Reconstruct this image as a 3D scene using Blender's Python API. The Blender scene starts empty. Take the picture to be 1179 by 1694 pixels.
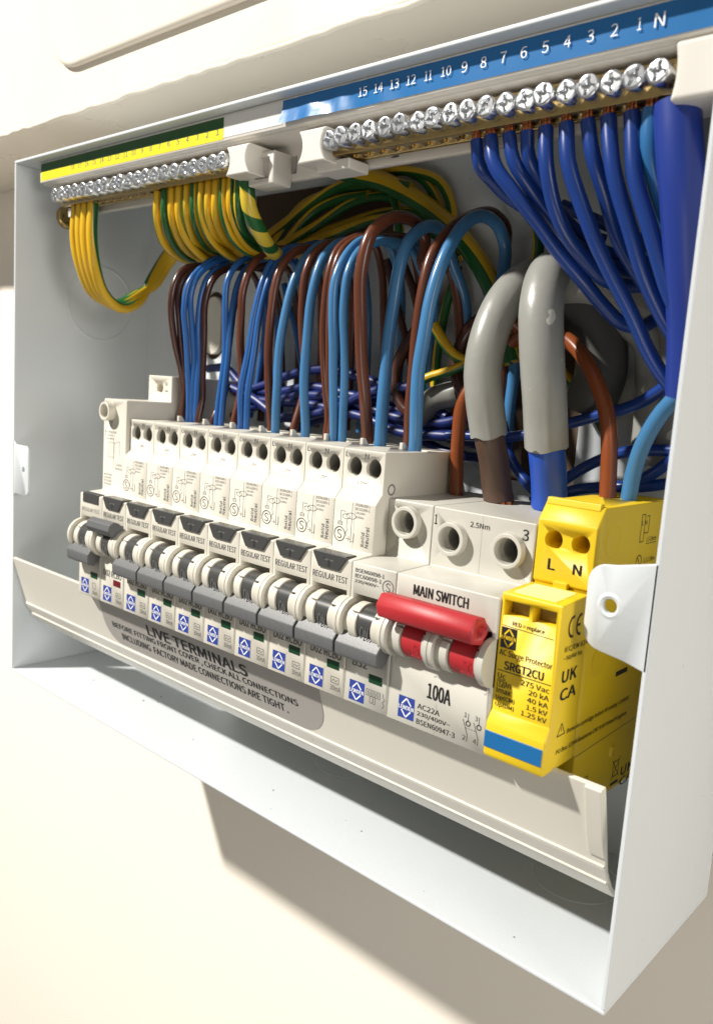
import bpy, bmesh, math, random
from mathutils import Vector, Matrix

# ------------------------------------------------------------------ set-up
S = 0.001                                   # everything below is written in millimetres
scene = bpy.context.scene
COL = scene.collection
random.seed(7)

# camera (metres)
cam_data = bpy.data.cameras.new("camera")
cam = bpy.data.objects.new("camera", cam_data)
COL.objects.link(cam)
cam.matrix_world = Matrix(((0.742066, -0.148869, 0.653587, 0.404735),
    (0.666835, 0.064551, -0.742404, -0.194999),
    (0.068332, 0.986748, 0.147172, 0.157968),
    (0, 0, 0, 1)))
cam_data.sensor_fit = 'VERTICAL'
cam_data.sensor_height = 24.0
cam_data.lens = 19.3118
cam_data.clip_start = 0.005
cam_data.clip_end = 50.0
cam_data.dof.use_dof = True
cam_data.dof.focus_distance = 0.275
cam_data.dof.aperture_fstop = 12.0
scene.camera = cam

# room light: even warm bounce from the room, one ceiling spot, one weaker lamp to the right, one added low fill
world = bpy.data.worlds.new("World")
scene.world = world
world.use_nodes = True
bg = world.node_tree.nodes["Background"]
bg.inputs[0].default_value = (1.0, 0.965, 0.91, 1)
bg.inputs[1].default_value = 0.20

def lamp(name, kind, loc, target, energy, color, **kw):
    d = bpy.data.lights.new(name, kind)
    d.energy = energy
    d.color = color
    for k, v in kw.items():
        setattr(d, k, v)
    o = bpy.data.objects.new(name, d)
    COL.objects.link(o)
    o.location = Vector(loc) * S
    o.rotation_euler = (Vector(target) - Vector(loc)).to_track_quat('-Z', 'Y').to_euler()
    return o

lamp("ceiling_spot", 'SPOT', (-790, -1150, 1440), (-70, 0, -70), 345, (1.0, 0.96, 0.90),
     shadow_soft_size=0.045, spot_size=math.radians(50), spot_blend=1.0)
lamp("room_lamp", 'AREA', (1300, -210, 330), (320, 40, 90), 6.0, (1.0, 0.95, 0.88),
     shape='DISK', size=0.5)
lamp("low_fill_light", 'AREA', (780, -820, -480), (220, 60, -120), 2.4, (1.0, 0.95, 0.88),
     shape='DISK', size=0.5)  # fill light added below to brighten the wall under the box

vs = scene.view_settings
vs.view_transform = 'Standard'
vs.look = 'None'
vs.exposure = 0.0
vs.gamma = 1.0
scene.render.engine = 'CYCLES'
scene.cycles.max_bounces = 8
scene.cycles.use_denoising = True

# ------------------------------------------------------------------ materials
def mat(name, col, rough=0.5, metal=0.0, bump=0.0, bscale=300.0, var=0.0, vscale=60.0,
        coat=0.0, spec=0.5, rvar=0.0, speck=None, sss=0.0):
    m = bpy.data.materials.new(name)
    m.use_nodes = True
    nt = m.node_tree
    b = nt.nodes["Principled BSDF"]
    b.inputs["Base Color"].default_value = (*col, 1)
    b.inputs["Roughness"].default_value = rough
    b.inputs["Metallic"].default_value = metal
    b.inputs["Coat Weight"].default_value = coat
    b.inputs["Specular IOR Level"].default_value = spec
    if sss:
        b.inputs["Subsurface Weight"].default_value = sss
        b.inputs["Subsurface Radius"].default_value = (1, .8, .6)
        b.inputs["Subsurface Scale"].default_value = 0.0008
    tc = nt.nodes.new("ShaderNodeTexCoord")
    def noise(scale, detail=4):
        n = nt.nodes.new("ShaderNodeTexNoise")
        n.inputs["Scale"].default_value = scale
        n.inputs["Detail"].default_value = detail
        nt.links.new(tc.outputs["Object"], n.inputs["Vector"])
        return n
    colout = None
    if var:
        n = noise(vscale)
        mx = nt.nodes.new("ShaderNodeMix"); mx.data_type = 'RGBA'
        mx.inputs[6].default_value = (*[c * (1 - var) for c in col], 1)
        mx.inputs[7].default_value = (*[min(1, c * (1 + var)) for c in col], 1)
        nt.links.new(n.outputs["Fac"], mx.inputs[0])
        colout = mx.outputs[2]
    if speck:
        scol, sscale, thr = speck
        n = noise(sscale, 2)
        r = nt.nodes.new("ShaderNodeMapRange")
        r.inputs[1].default_value = thr; r.inputs[2].default_value = thr + 0.02
        nt.links.new(n.outputs["Fac"], r.inputs[0])
        mx = nt.nodes.new("ShaderNodeMix"); mx.data_type = 'RGBA'
        mx.inputs[6].default_value = (*col, 1)
        if colout: nt.links.new(colout, mx.inputs[6])
        mx.inputs[7].default_value = (*scol, 1)
        nt.links.new(r.outputs[0], mx.inputs[0])
        colout = mx.outputs[2]
    if colout:
        nt.links.new(colout, b.inputs["Base Color"])
    if rvar:
        n = noise(vscale * 1.7)
        r = nt.nodes.new("ShaderNodeMapRange")
        r.inputs[3].default_value = rough - rvar; r.inputs[4].default_value = rough + rvar
        nt.links.new(n.outputs["Fac"], r.inputs[0])
        nt.links.new(r.outputs[0], b.inputs["Roughness"])
    if bump:
        n = noise(bscale)
        bp = nt.nodes.new("ShaderNodeBump")
        bp.inputs["Strength"].default_value = bump
        bp.inputs["Distance"].default_value = 0.0004
        nt.links.new(n.outputs["Fac"], bp.inputs["Height"])
        nt.links.new(bp.outputs[0], b.inputs["Normal"])
    return m

def earth_mat(name, twist, frac, yellow=(0.64, 0.39, 0.012), green=(0.012, 0.10, 0.022)):
    """yellow sleeve with a green stripe along it (UV: u round, v metres along)"""
    m = mat(name, yellow, 0.32)
    nt = m.node_tree; b = nt.nodes["Principled BSDF"]
    uv = nt.nodes.new("ShaderNodeUVMap")
    sp = nt.nodes.new("ShaderNodeSeparateXYZ"); nt.links.new(uv.outputs[0], sp.inputs[0])
    ma = nt.nodes.new("ShaderNodeMath"); ma.operation = 'MULTIPLY_ADD'
    ma.inputs[1].default_value = twist
    nt.links.new(sp.outputs[1], ma.inputs[0]); nt.links.new(sp.outputs[0], ma.inputs[2])
    fr = nt.nodes.new("ShaderNodeMath"); fr.operation = 'FRACT'; nt.links.new(ma.outputs[0], fr.inputs[0])
    lt = nt.nodes.new("ShaderNodeMath"); lt.operation = 'LESS_THAN'; lt.inputs[1].default_value = frac
    nt.links.new(fr.outputs[0], lt.inputs[0])
    mx = nt.nodes.new("ShaderNodeMix"); mx.data_type = 'RGBA'
    mx.inputs[6].default_value = (*yellow, 1); mx.inputs[7].default_value = (*green, 1)
    nt.links.new(lt.outputs[0], mx.inputs[0]); nt.links.new(mx.outputs[2], b.inputs["Base Color"])
    return m

M = {}
M['paint'] = mat('white_powder_coat', (0.62, 0.655, 0.675), 0.34, bump=0.12, bscale=700, var=0.015, rvar=0.05,
                 speck=((0.25, 0.24, 0.22), 420, 0.792))
M['rim'] = mat('scored_paint', (0.78, 0.78, 0.77), 0.3)
M['cream'] = mat('cream_plastic', (0.61, 0.58, 0.50), 0.42, bump=0.03, bscale=1500, var=0.02, rvar=0.06)
M['msgrey'] = mat('pale_grey_plastic', (0.53, 0.515, 0.455), 0.42, bump=0.03, bscale=1500, var=0.02, rvar=0.06)
M['cover'] = mat('ivory_plastic', (0.68, 0.65, 0.57), 0.30, bump=0.02, bscale=700, var=0.015, rvar=0.05)
M['railp'] = mat('white_rail_plastic', (0.70, 0.67, 0.61), 0.38, bump=0.03, bscale=800)
M['toggle'] = mat('dark_grey_plastic', (0.105, 0.108, 0.11), 0.42, bump=0.15, bscale=2500, var=0.15, vscale=900)
M['button'] = mat('charcoal_plastic', (0.055, 0.055, 0.053), 0.25)
M['black'] = mat('black_ink', (0.012, 0.012, 0.013), 0.5)
M['grey_ink'] = mat('grey_ink', (0.11, 0.11, 0.105), 0.5)
M['faint_ink'] = mat('faint_ink', (0.2, 0.2, 0.19), 0.5)
M['white_ink'] = mat('white_ink', (0.85, 0.86, 0.88), 0.5)
M['logo'] = mat('blue_print', (0.028, 0.055, 0.29), 0.4)
M['seam'] = mat('seam_dark_cream', (0.36, 0.34, 0.29), 0.6)  # slightly darker cream for the moulding seams
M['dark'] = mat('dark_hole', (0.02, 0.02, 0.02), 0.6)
M['green_win'] = mat('green_flag', (0.006, 0.05, 0.018), 0.3)
M['red_win'] = mat('red_flag', (0.14, 0.008, 0.012), 0.3)
M['red'] = mat('red_plastic', (0.43, 0.022, 0.028), 0.46, bump=0.08, bscale=1800, var=0.05, vscale=200)
M['yellow'] = mat('yellow_plastic', (0.76, 0.53, 0.012), 0.45, bump=0.03, bscale=1300, var=0.02)
M['band'] = mat('blue_band', (0.012, 0.13, 0.34), 0.3)
M['spdwin'] = mat('window_plastic', (0.23, 0.16, 0.05), 0.3)
M['sleeve'] = mat('hole_shade_grey', (0.20, 0.195, 0.17), 0.5)  # dark grey that carries the shade inside the terminal holes
M['brass'] = mat('brass', (0.55, 0.40, 0.17), 0.25, metal=1.0, var=0.12, vscale=250, bump=0.05, bscale=900)
M['zinc'] = mat('zinc_plated_steel', (0.74, 0.76, 0.78), 0.27, metal=1.0, bump=0.05, bscale=500, rvar=0.1)
M['copper'] = mat('copper', (0.72, 0.30, 0.16), 0.3, metal=1.0, bump=0.4, bscale=1500)
M['steel'] = mat('dull_steel', (0.35, 0.36, 0.36), 0.35, metal=1.0)
M['wall'] = mat('cream_wall_paint', (0.88, 0.82, 0.715), 0.6, bump=0.16, bscale=110, var=0.02, vscale=8)
M['upper'] = mat('cream_enamel', (0.74, 0.68, 0.58), 0.3, bump=0.10, bscale=130, var=0.02, vscale=20, rvar=0.12)
M['wood'] = mat('plywood', (0.075, 0.046, 0.027), 0.8, bump=0.3, bscale=120, var=0.25, vscale=40)
M['sticker'] = mat('grey_sticker', (0.36, 0.34, 0.315), 0.4)
M['lab_green'] = mat('green_tape', (0.012, 0.085, 0.02), 0.35)
M['lab_yellow'] = mat('yellow_tape', (0.80, 0.66, 0.02), 0.35)
M['lab_white'] = mat('white_tape', (0.74, 0.73, 0.70), 0.3)
M['lab_blue'] = mat('blue_tape', (0.015, 0.15, 0.40), 0.22, bump=0.2, bscale=70)
def pvc(name, col, rough=0.27):
    return mat(name, col, rough, var=0.04, vscale=120, bump=0.03, bscale=500)
M['lblue'] = pvc('light_blue_sleeve', (0.052, 0.185, 0.38))
M['lblue2'] = M['lblue']
M['lblue3'] = pvc('mid_light_blue_sleeve', (0.03, 0.15, 0.36))
M['mblue'] = pvc('mid_blue_sleeve', (0.02, 0.105, 0.33))
M['dblue'] = pvc('dark_blue_sleeve', (0.009, 0.042, 0.225), 0.3)
M['vblue'] = pvc('violet_blue_sleeve', (0.016, 0.042, 0.27), 0.38)
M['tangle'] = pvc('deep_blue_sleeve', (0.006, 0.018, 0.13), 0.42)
M['tblue'] = pvc('bright_blue_sleeve', (0.012, 0.07, 0.42), 0.4)
M['brown'] = pvc('brown_sleeve', (0.115, 0.034, 0.016))
M['dbrown'] = pvc('dark_brown_sleeve', (0.060, 0.020, 0.013))
M['obrown'] = pvc('orange_brown_sleeve', (0.22, 0.055, 0.014))
M['dkbrown'] = pvc('dull_brown_sleeve', (0.085, 0.048, 0.032), 0.45)
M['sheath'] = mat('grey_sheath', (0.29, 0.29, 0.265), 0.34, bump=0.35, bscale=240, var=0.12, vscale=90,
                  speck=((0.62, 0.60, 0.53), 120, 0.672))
M['sheathshade'] = mat('shaded_grey_sheath', (0.075, 0.075, 0.07), 0.45, bump=0.2, bscale=240)  # the grey sheath again, with the shade put into its colour
M['sheathdark'] = mat('grey_offcut_sheath', (0.22, 0.22, 0.20), 0.4)
M['earth'] = earth_mat('earth_sleeve', 4.0, 0.34)
M['earthbig'] = earth_mat('thick_earth_sleeve', 2.0, 0.33)
M['earthtwist'] = earth_mat('twisted_earth_sleeve', 75.0, 0.42, (0.62, 0.46, 0.04))

# ------------------------------------------------------------------ mesh helpers
wob_rnd = random.Random(3)
class MB:
    """collects faces in millimetres; build() makes ONE mesh object of them"""
    def __init__(self):
        self.v = []; self.f = []; self.uv = {}; self.sm = {}
    def add(self, vs, fs, smooth=None):
        o = len(self.v)
        self.v += [tuple(p) for p in vs]
        for f in fs:
            if smooth is not None: self.sm[len(self.f)] = smooth
            self.f.append(tuple(i + o for i in f))
        return o
    def box(self, x0, x1, y0, y1, z0, z1):
        self.add([(x0,y0,z0),(x1,y0,z0),(x1,y1,z0),(x0,y1,z0),(x0,y0,z1),(x1,y0,z1),(x1,y1,z1),(x0,y1,z1)],
                 [(0,3,2,1),(4,5,6,7),(0,1,5,4),(1,2,6,5),(2,3,7,6),(3,0,4,7)])
        return self
    def prism(self, prof, a, b, axis='x'):
        """closed outline swept along an axis; outline is (y,z) for x, (x,z) for y, (x,y) for z"""
        mk = {'x': lambda p, t: (t, p[0], p[1]), 'y': lambda p, t: (p[0], t, p[1]), 'z': lambda p, t: (p[0], p[1], t)}[axis]
        n = len(prof)
        self.add([mk(p, a) for p in prof] + [mk(p, b) for p in prof],
                 [tuple(range(n))[::-1], tuple(range(n, 2*n))] + [(i, (i+1) % n, n + (i+1) % n, n + i) for i in range(n)])
        return self
    def cyl(self, c, axis, r, h, n=20, r2=None, a0=0.0):
        r2 = r if r2 is None else r2
        ring = [(math.cos(a0 + 2*math.pi*i/n), math.sin(a0 + 2*math.pi*i/n)) for i in range(n)]
        def mk(u, v, t):
            return {'x': (c[0]+t, c[1]+u, c[2]+v), 'y': (c[0]+u, c[1]+t, c[2]+v), 'z': (c[0]+u, c[1]+v, c[2]+t)}[axis]
        self.add([mk(u*r, v*r, 0) for u, v in ring] + [mk(u*r2, v*r2, h) for u, v in ring],
                 [tuple(range(n))[::-1], tuple(range(n, 2*n))] + [(i, (i+1) % n, n + (i+1) % n, n + i) for i in range(n)])
        return self
    def ring(self, c, axis, r0, r1, h, n=28):
        """a washer: inner radius r0, outer r1, thickness h"""
        def mk(r, i, t):
            u, v = r*math.cos(2*math.pi*i/n), r*math.sin(2*math.pi*i/n)
            return {'x': (c[0]+t, c[1]+u, c[2]+v), 'y': (c[0]+u, c[1]+t, c[2]+v), 'z': (c[0]+u, c[1]+v, c[2]+t)}[axis]
        vs = [mk(r, i, t) for (r, t) in ((r0,0),(r1,0),(r1,h),(r0,h)) for i in range(n)]
        fs = []
        for k in range(4):
            for i in range(n):
                j = (i+1) % n; k2 = (k+1) % 4
                fs.append((k*n+i, k*n+j, k2*n+j, k2*n+i))
        self.add(vs, fs)
        return self
    def tube(self, pts, r, seg=12, step=2.2, phase=0.0, stripe=None, wob=0.0):
        P = spline(pts, step)
        n = len(P)
        if wob:
            f1, f2, g1, g2 = [wob_rnd.uniform(0, 6.28) for _ in range(4)]
            for i in range(n):
                e = min(1.0, i/8.0)*wob
                P[i] = P[i] + Vector((math.sin(i*0.21+f1)+0.5*math.sin(i*0.53+f2), math.sin(i*0.17+g1), 0.6*math.sin(i*0.29+g2)))*e
        T = [(P[min(i+1, n-1)] - P[max(i-1, 0)]).normalized() for i in range(n)]
        nrm = T[0].orthogonal().normalized()
        L = 0.0; base = len(self.v); vs = []
        lens = []
        for i in range(n):
            if i:
                L += (P[i]-P[i-1]).length
                nrm = (nrm - T[i]*nrm.dot(T[i])).normalized()
            lens.append(L)
            bn = T[i].cross(nrm)
            for k in range(seg):
                a = 2*math.pi*k/seg
                vs.append(P[i] + (nrm*math.cos(a) + bn*math.sin(a)) * r)
        fs = []; uvs = []
        for i in range(n-1):
            for k in range(seg):
                k2 = (k+1) % seg
                fs.append((i*seg+k, i*seg+k2, (i+1)*seg+k2, (i+1)*seg+k))
                u0, u1 = k/seg + phase, (k+1)/seg + phase
                uvs.append(((u0, lens[i]*S), (u1, lens[i]*S), (u1, lens[i+1]*S), (u0, lens[i+1]*S)))
        if stripe is not None:
            d, frac, tw = stripe; i = n//2
            c0 = (vs[i*seg] - P[i]).normalized(); c1 = (vs[i*seg + seg//4] - P[i]).normalized()
            ang = math.atan2(Vector(d).dot(c1), Vector(d).dot(c0))/(2*math.pi)
            ph = frac/2 - ang - tw*lens[i]*S
            uvs = [tuple((a + ph, b) for a, b in q) for q in uvs]
        f0 = len(self.f)
        self.add(vs, fs)
        for i, u in enumerate(uvs): self.uv[f0+i] = u
        self.add(vs[:seg], [tuple(range(seg))[::-1]])
        self.add(vs[-seg:], [tuple(range(seg))])
        return self
    def build(self, name, material, parent=None, bevel=0.0, seg=2, angle=35.0, loc=None, recalc=True):
        if parent is not None:
            r = parent
            while r.parent: r = r.parent
            o = Vector(r.location)
        else:
            o = Vector(loc) * S if loc is not None else Vector((0, 0, 0))
        me = bpy.data.meshes.new(name)
        me.from_pydata([Vector(p)*S - o for p in self.v], [], self.f)
        if self.uv:
            ul = me.uv_layers.new(name="UVMap")
            for fi, u in self.uv.items():
                for li, c in zip(me.polygons[fi].loop_indices, u): ul.data[li].uv = c
        if recalc:
            bm = bmesh.new(); bm.from_mesh(me)
            bmesh.ops.recalc_face_normals(bm, faces=bm.faces)
            bm.to_mesh(me); bm.free()
        me.materials.append(material)
        ob = bpy.data.objects.new(name, me)
        COL.objects.link(ob)
        if parent is not None: ob.parent = parent
        else: ob.location = o
        if bevel:
            md = ob.modifiers.new("bevel", 'BEVEL')
            md.width = bevel*S; md.segments = seg; md.limit_method = 'ANGLE'; md.angle_limit = math.radians(30)
            md.harden_normals = True
        smooth_by_angle(me, angle)
        return ob

def smooth_by_angle(me, angle):
    me.polygons.foreach_set("use_smooth", [True]*len(me.polygons))
    me.set_sharp_from_angle(angle=math.radians(angle))

def spline(pts, step):
    P = [Vector(p) for p in pts]
    if len(P) == 2:
        return [P[0].lerp(P[1], i/4) for i in range(5)]
    Q = [P[0]*2 - P[1]] + P + [P[-1]*2 - P[-2]]
    out = []
    for i in range(1, len(Q)-2):
        p0, p1, p2, p3 = Q[i-1:i+3]
        d = [max((b-a).length, 1e-3)**0.5 for a, b in ((p0,p1),(p1,p2),(p2,p3))]
        t0 = 0; t1 = d[0]; t2 = t1+d[1]; t3 = t2+d[2]
        n = max(2, int((p2-p1).length/step))
        for k in range(n):
            t = t1 + (t2-t1)*k/n
            A1 = p0*((t1-t)/(t1-t0)) + p1*((t-t0)/(t1-t0))
            A2 = p1*((t2-t)/(t2-t1)) + p2*((t-t1)/(t2-t1))
            A3 = p2*((t3-t)/(t3-t2)) + p3*((t-t2)/(t3-t2))
            B1 = A1*((t2-t)/(t2-t0)) + A2*((t-t0)/(t2-t0))
            B2 = A2*((t3-t)/(t3-t1)) + A3*((t-t1)/(t3-t1))
            out.append(B1*((t2-t)/(t2-t1)) + B2*((t-t1)/(t2-t1)))
    out.append(P[-1])
    return out

def cut(ob, cutter, angle=35.0):
    """real holes: bake the object's bevel, then subtract the cutter"""
    r = ob
    while r.parent: r = r.parent
    o = Vector(r.location) if ob.parent else Vector(ob.location)
    c = cutter.build("cutter", M['dark'])
    md = ob.modifiers.new("cut", 'BOOLEAN'); md.operation = 'DIFFERENCE'; md.solver = 'EXACT'; md.use_self = True; md.object = c
    bpy.context.view_layer.update()
    dg = bpy.context.evaluated_depsgraph_get()
    me = bpy.data.meshes.new_from_object(ob.evaluated_get(dg))
    old = ob.data
    me.name = old.name
    ob.modifiers.clear()
    ob.data = me
    bpy.data.meshes.remove(old)
    cm = c.data; bpy.data.objects.remove(c); bpy.data.meshes.remove(cm)
    smooth_by_angle(me, angle)
    return ob

_TXT = {}
try:                                        # a plain sans that ships with Blender; its built-in face otherwise
    import os
    FONT = bpy.data.fonts.load(os.path.join(bpy.utils.system_resource('DATAFILES', path='fonts'), "Noto Sans CJK Regular.woff2"))
except Exception:
    FONT = None
def text_mesh(s):
    if s not in _TXT:
        cu = bpy.data.curves.new("t", 'FONT'); cu.body = s; cu.size = 1.0; cu.resolution_u = 3
        if FONT: cu.font = FONT
        o = bpy.data.objects.new("t", cu); COL.objects.link(o)
        bpy.context.view_layer.update()
        me = bpy.data.meshes.new_from_object(o.evaluated_get(bpy.context.evaluated_depsgraph_get()))
        vs = [tuple(v.co) for v in me.vertices]; fs = [tuple(p.vertices) for p in me.polygons]
        bpy.data.objects.remove(o); bpy.data.curves.remove(cu); bpy.data.meshes.remove(me)
        xs = [v[0] for v in vs]; ys = [v[1] for v in vs]
        _TXT[s] = (vs, fs, min(xs), max(xs), min(ys), max(ys))
    return _TXT[s]

class Print:
    """flat ink on a plane: origin + u, v axes, coordinates in mm on that plane"""
    def __init__(self, o, u=(1,0,0), v=(0,0,1), lift=0.06):
        self.o = Vector(o); self.u = Vector(u).normalized(); self.v = Vector(v).normalized()
        self.n = self.u.cross(self.v); self.o = self.o + self.n*lift
        self.mb = MB()
    def P(self, a, b): return tuple(self.o + self.u*a + self.v*b)
    def poly(self, pts): self.mb.add([self.P(*p) for p in pts], [tuple(range(len(pts)))])
    def rect(self, a0, b0, a1, b1): self.poly([(a0,b0),(a1,b0),(a1,b1),(a0,b1)])
    def line(self, p, q, w=0.15):
        d = Vector((q[0]-p[0], q[1]-p[1])).normalized(); n = Vector((-d.y, d.x))*w/2
        self.poly([(p[0]-n.x,p[1]-n.y),(q[0]-n.x,q[1]-n.y),(q[0]+n.x,q[1]+n.y),(p[0]+n.x,p[1]+n.y)])
    def lines(self, pts, w=0.15):
        for p, q in zip(pts, pts[1:]): self.line(p, q, w)
    def frame(self, a0, b0, a1, b1, w=0.15):
        self.lines([(a0,b0),(a1,b0),(a1,b1),(a0,b1),(a0,b0)], w)
    def circle(self, a, b, r, w=0.2, n=24, ry=None, t0=0, t1=1):
        ry = ry or r
        pts = [(a + r*math.cos(2*math.pi*(t0+(t1-t0)*i/n)), b + ry*math.sin(2*math.pi*(t0+(t1-t0)*i/n))) for i in range(n+1)]
        self.lines(pts, w)
    def text(self, s, a0, b0, a1, b1, bold=0.0, rot=False):
        """lettering stretched to fill the box a0..a1, b0..b1 (rot: reads upwards)"""
        vs, fs, x0, x1, y0, y1 = text_mesh(s)
        h = (a1-a0) if rot else (b1-b0)
        d = bold * h * 1.6
        for k, (da, db) in enumerate(((-d, -d*.4), (d, d*.4), (d, -d*.4), (-d, d*.4)) if bold else ((0, 0),)):
            off = self.n * (0.012*k)
            def f(p):
                s_, t_ = (p[0]-x0)/(x1-x0), (p[1]-y0)/(y1-y0)
                q = self.P(a1 - t_*(a1-a0) + da, b0 + s_*(b1-b0) + db) if rot else self.P(a0 + s_*(a1-a0) + da, b0 + t_*(b1-b0) + db)
                return tuple(Vector(q) + off)
            self.mb.add([f(p) for p in vs], fs)
    def s_mark(self, a, b, r, w=0.28):
        self.circle(a, b, r, w)
        k = r*0.55
        pts = [(a+k*.75,b+k*.8),(a,b+k*1.12),(a-k*.7,b+k*.75),(a-k*.45,b+k*.2),(a+k*.45,b-k*.2),(a+k*.7,b-k*.75),(a,b-k*1.12),(a-k*.75,b-k*.8)]
        self.lines(pts, w)
    def build(self, name, material, parent): return self.mb.build(name, material, parent, recalc=False)

def thing(name, label, cat, loc, group=None):
    o = bpy.data.objects.new(name, None); COL.objects.link(o)
    o.empty_display_size = 0.01
    o.location = Vector(loc)*S
    return tag(o, label, cat, group)
def tag(o, label, cat, group=None):
    o["label"] = label; o["category"] = cat
    if group: o["group"] = group
    return o
def struct(o): o["kind"] = "structure"; return o
def copy_tree(o, parent=None):
    c = o.copy(); COL.objects.link(c); c.parent = parent
    if o.type == 'EMPTY': c.empty_display_size = 0.01
    for ch in list(o.children): copy_tree(ch, c)
    return c

# ------------------------------------------------------------------ setting
W, H, D = 331.3, 254.8, 76.9            # the steel box
X0, PITCH = 76.17, 18.0                 # first module, module pitch
MX = lambda n: X0 + PITCH*n
WALL = 95.0

mb = MB(); mb.box(-1600, 1800, WALL, WALL+40, -1400, 1600)
struct(mb.build("wall", M['wall'], loc=(0, WALL, -1400)))

mb = MB(); mb.box(6, 327, D+0.1, WALL-0.1, 6, 248)
tag(mb.build("backing_board", M['wood'], loc=(160, D, 6)),
    "brown plywood board between the white metal box and the wall", "board")

# cream cabinet above the box
t = thing("wall_cabinet", "cream enamelled cabinet front with a raised rounded panel above the metal box", "cabinet", (50, 60, 282))
mb = MB(); mb.box(-420, 640, 25, WALL-0.1, 282, 640)
mb.build("body", M['upper'], t, bevel=2.0, seg=4)
def rrect(x0, x1, z0, z1, r, n=10):
    out = []
    for cx, cz, a in ((x1-r, z0+r, -90), (x1-r, z1-r, 0), (x0+r, z1-r, 90), (x0+r, z0+r, 180)):
        for i in range(n+1):
            q = math.radians(a + 90*i/n); out.append((cx + r*math.cos(q), cz + r*math.sin(q)))
    return out
mb = MB(); mb.prism(rrect(-12, 480, 302, 590, 26), 21.5, 25.6, 'y')
rp = mb.build("raised_panel", M['upper'], t, bevel=2.6, seg=5)
er = random.Random(9)
mb = MB(); mb.tube([(xx, 25.9 + er.uniform(-.25, .25), 282.6 + er.uniform(-.5, .35)) for xx in range(-300, 420, 6)], 1.3, 8, 2.0)
mb.build("paint_bead", M['upper'], t, angle=80)
mb = MB(); mb.cyl((44, 20.6, 338), 'y', 5.0, 1.5, 24)
mb.build("cover_screw", M['steel'], rp, bevel=0.5)

# ------------------------------------------------------------------ steel box
box = thing("metal_enclosure", "open white metal fuse box without its front cover", "fuse box", (W/2, D/2, 0))
th = 1.3
mb = MB(); mb.box(0, th, 0, D, th, H-th); left = mb.build("left_panel", M['paint'], box, bevel=0.4)
mb = MB(); mb.box(W-th, W, 0, D, th, H-th); right = mb.build("right_panel", M['paint'], box, bevel=0.4)
mb = MB(); mb.box(0, W, 0, D, 0, th); bottom = mb.build("bottom_panel", M['paint'], box, bevel=0.4)
mb = MB(); mb.box(0, W, 0, D, H-th, H); top = mb.build("top_panel", M['paint'], box, bevel=0.4)
mb = MB(); mb.box(th, W-th, D-th, D-0.05, th, H-th); back = mb.build("back_panel", M['paint'], box)
c = MB(); c.box(88, 176, D-4, D+3, 218, 246); c.box(232, 268, D-4, D+3, 128, 190)
c.prism(rrect(52, 70, 168, 202, 8.9), D-4, D+3, 'y')
cut(back, c)
mb = MB(); mb.prism(rrect(54.5, 67.5, 170.5, 199.5, 6.4), D-2.4, D+0.5, 'y')
mb.build("knockout_plug", M['cover'], back, bevel=0.5)
mb = MB(); mb.ring((th-0.1, 47, 193.3), 'x', 18.3, 19.6, 0.45, 56); mb.build("knockout_ring", M['paint'], left, bevel=0.3, seg=3)
mb = MB(); mb.ring((297, 51.5, th-0.1), 'z', 13.7, 14.8, 0.45, 56); mb.build("knockout_ring", M['paint'], bottom, bevel=0.3, seg=3)
mb = MB(); mb.ring((190, 56, th-0.1), 'z', 13.7, 14.8, 0.45, 56); mb.build("knockout_ring", M['paint'], bottom, bevel=0.3, seg=3)

# screw tabs on the front edges
def tabshape(pts, hole, r, name, par):
    mb = MB(); mb.prism(pts, 0.0, 1.3, 'y')
    ob = mb.build(name, M['paint'], par, bevel=0.35)
    c = MB(); c.cyl((hole[0], -3, hole[1]), 'y', r, 8, 24)
    cut(ob, c); return ob
def arc_pts(cx, cz, r, a0, a1, n=7):
    return [(cx + r*math.cos(math.radians(a0+(a1-a0)*i/n)), cz + r*math.sin(math.radians(a0+(a1-a0)*i/n))) for i in range(n+1)]
tabshape([(0.1, 91), (2.5, 94.2)] + arc_pts(13, 97.6, 3.4, -90, 0) + arc_pts(13, 115.6, 3.4, 0, 90) + [(3, 119), (0.1, 122)],
         (11.4, 107.2), 1.5, "screw_tab", left)
tb = tabshape([(W-0.1, 93.6), (W-0.1, 121.4), (320.5, 119.0)] + arc_pts(318.2, 113.8, 4.9, 95, 180) + arc_pts(318.8, 101.6, 5.4, 180, 262) + [(325, 95.2)],
         (319.9, 108.4), 1.9, "screw_tab", right)
mb = MB()
n = 28
prof = [(1.95, -0.02), (2.6, -0.35), (3.5, -0.02)]
vs = [(319.9 + r*math.cos(2*math.pi*i/n), y, 108.4 + r*math.sin(2*math.pi*i/n)) for (r, y) in prof for i in range(n)]
fs = [(k*n+i, k*n+(i+1) % n, (k+1)*n+(i+1) % n, (k+1)*n+i) for k in range(2) for i in range(n)]
mb.add(vs, fs); mb.build("hole_lip", M['paint'], tb)

# brass earth screw in the left panel
es = thing("earth_stud", "round brass cross-head screw in the left side panel", "screw", (th, 26.4, 233.5))
mb = MB(); mb.cyl((th+0.05, 26.4, 233.5), 'x', 5.8, 2.4, 28, r2=4.9); hd = mb.build("screw_head", M['brass'], es, bevel=0.6)
c = MB(); c.box(2.2, 9, 25.6, 27.2, 230.2, 236.8); c.box(2.2, 9, 23.1, 29.7, 232.7, 234.3); cut(hd, c)

# ------------------------------------------------------------------ rail for the modules (behind them)
mb = MB(); mb.prism([(58, 78), (58, 112), (60, 112), (60, 106), (65.5, 106), (65.5, 112), (75.4, 112), (75.4, 78), (65.5, 78), (65.5, 84), (60, 84), (60, 78)], 66, 320)
tag(mb.build("mounting_rail", M['steel'], loc=(190, 66, 78)), "steel mounting rail behind the row of breakers", "rail")

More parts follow.
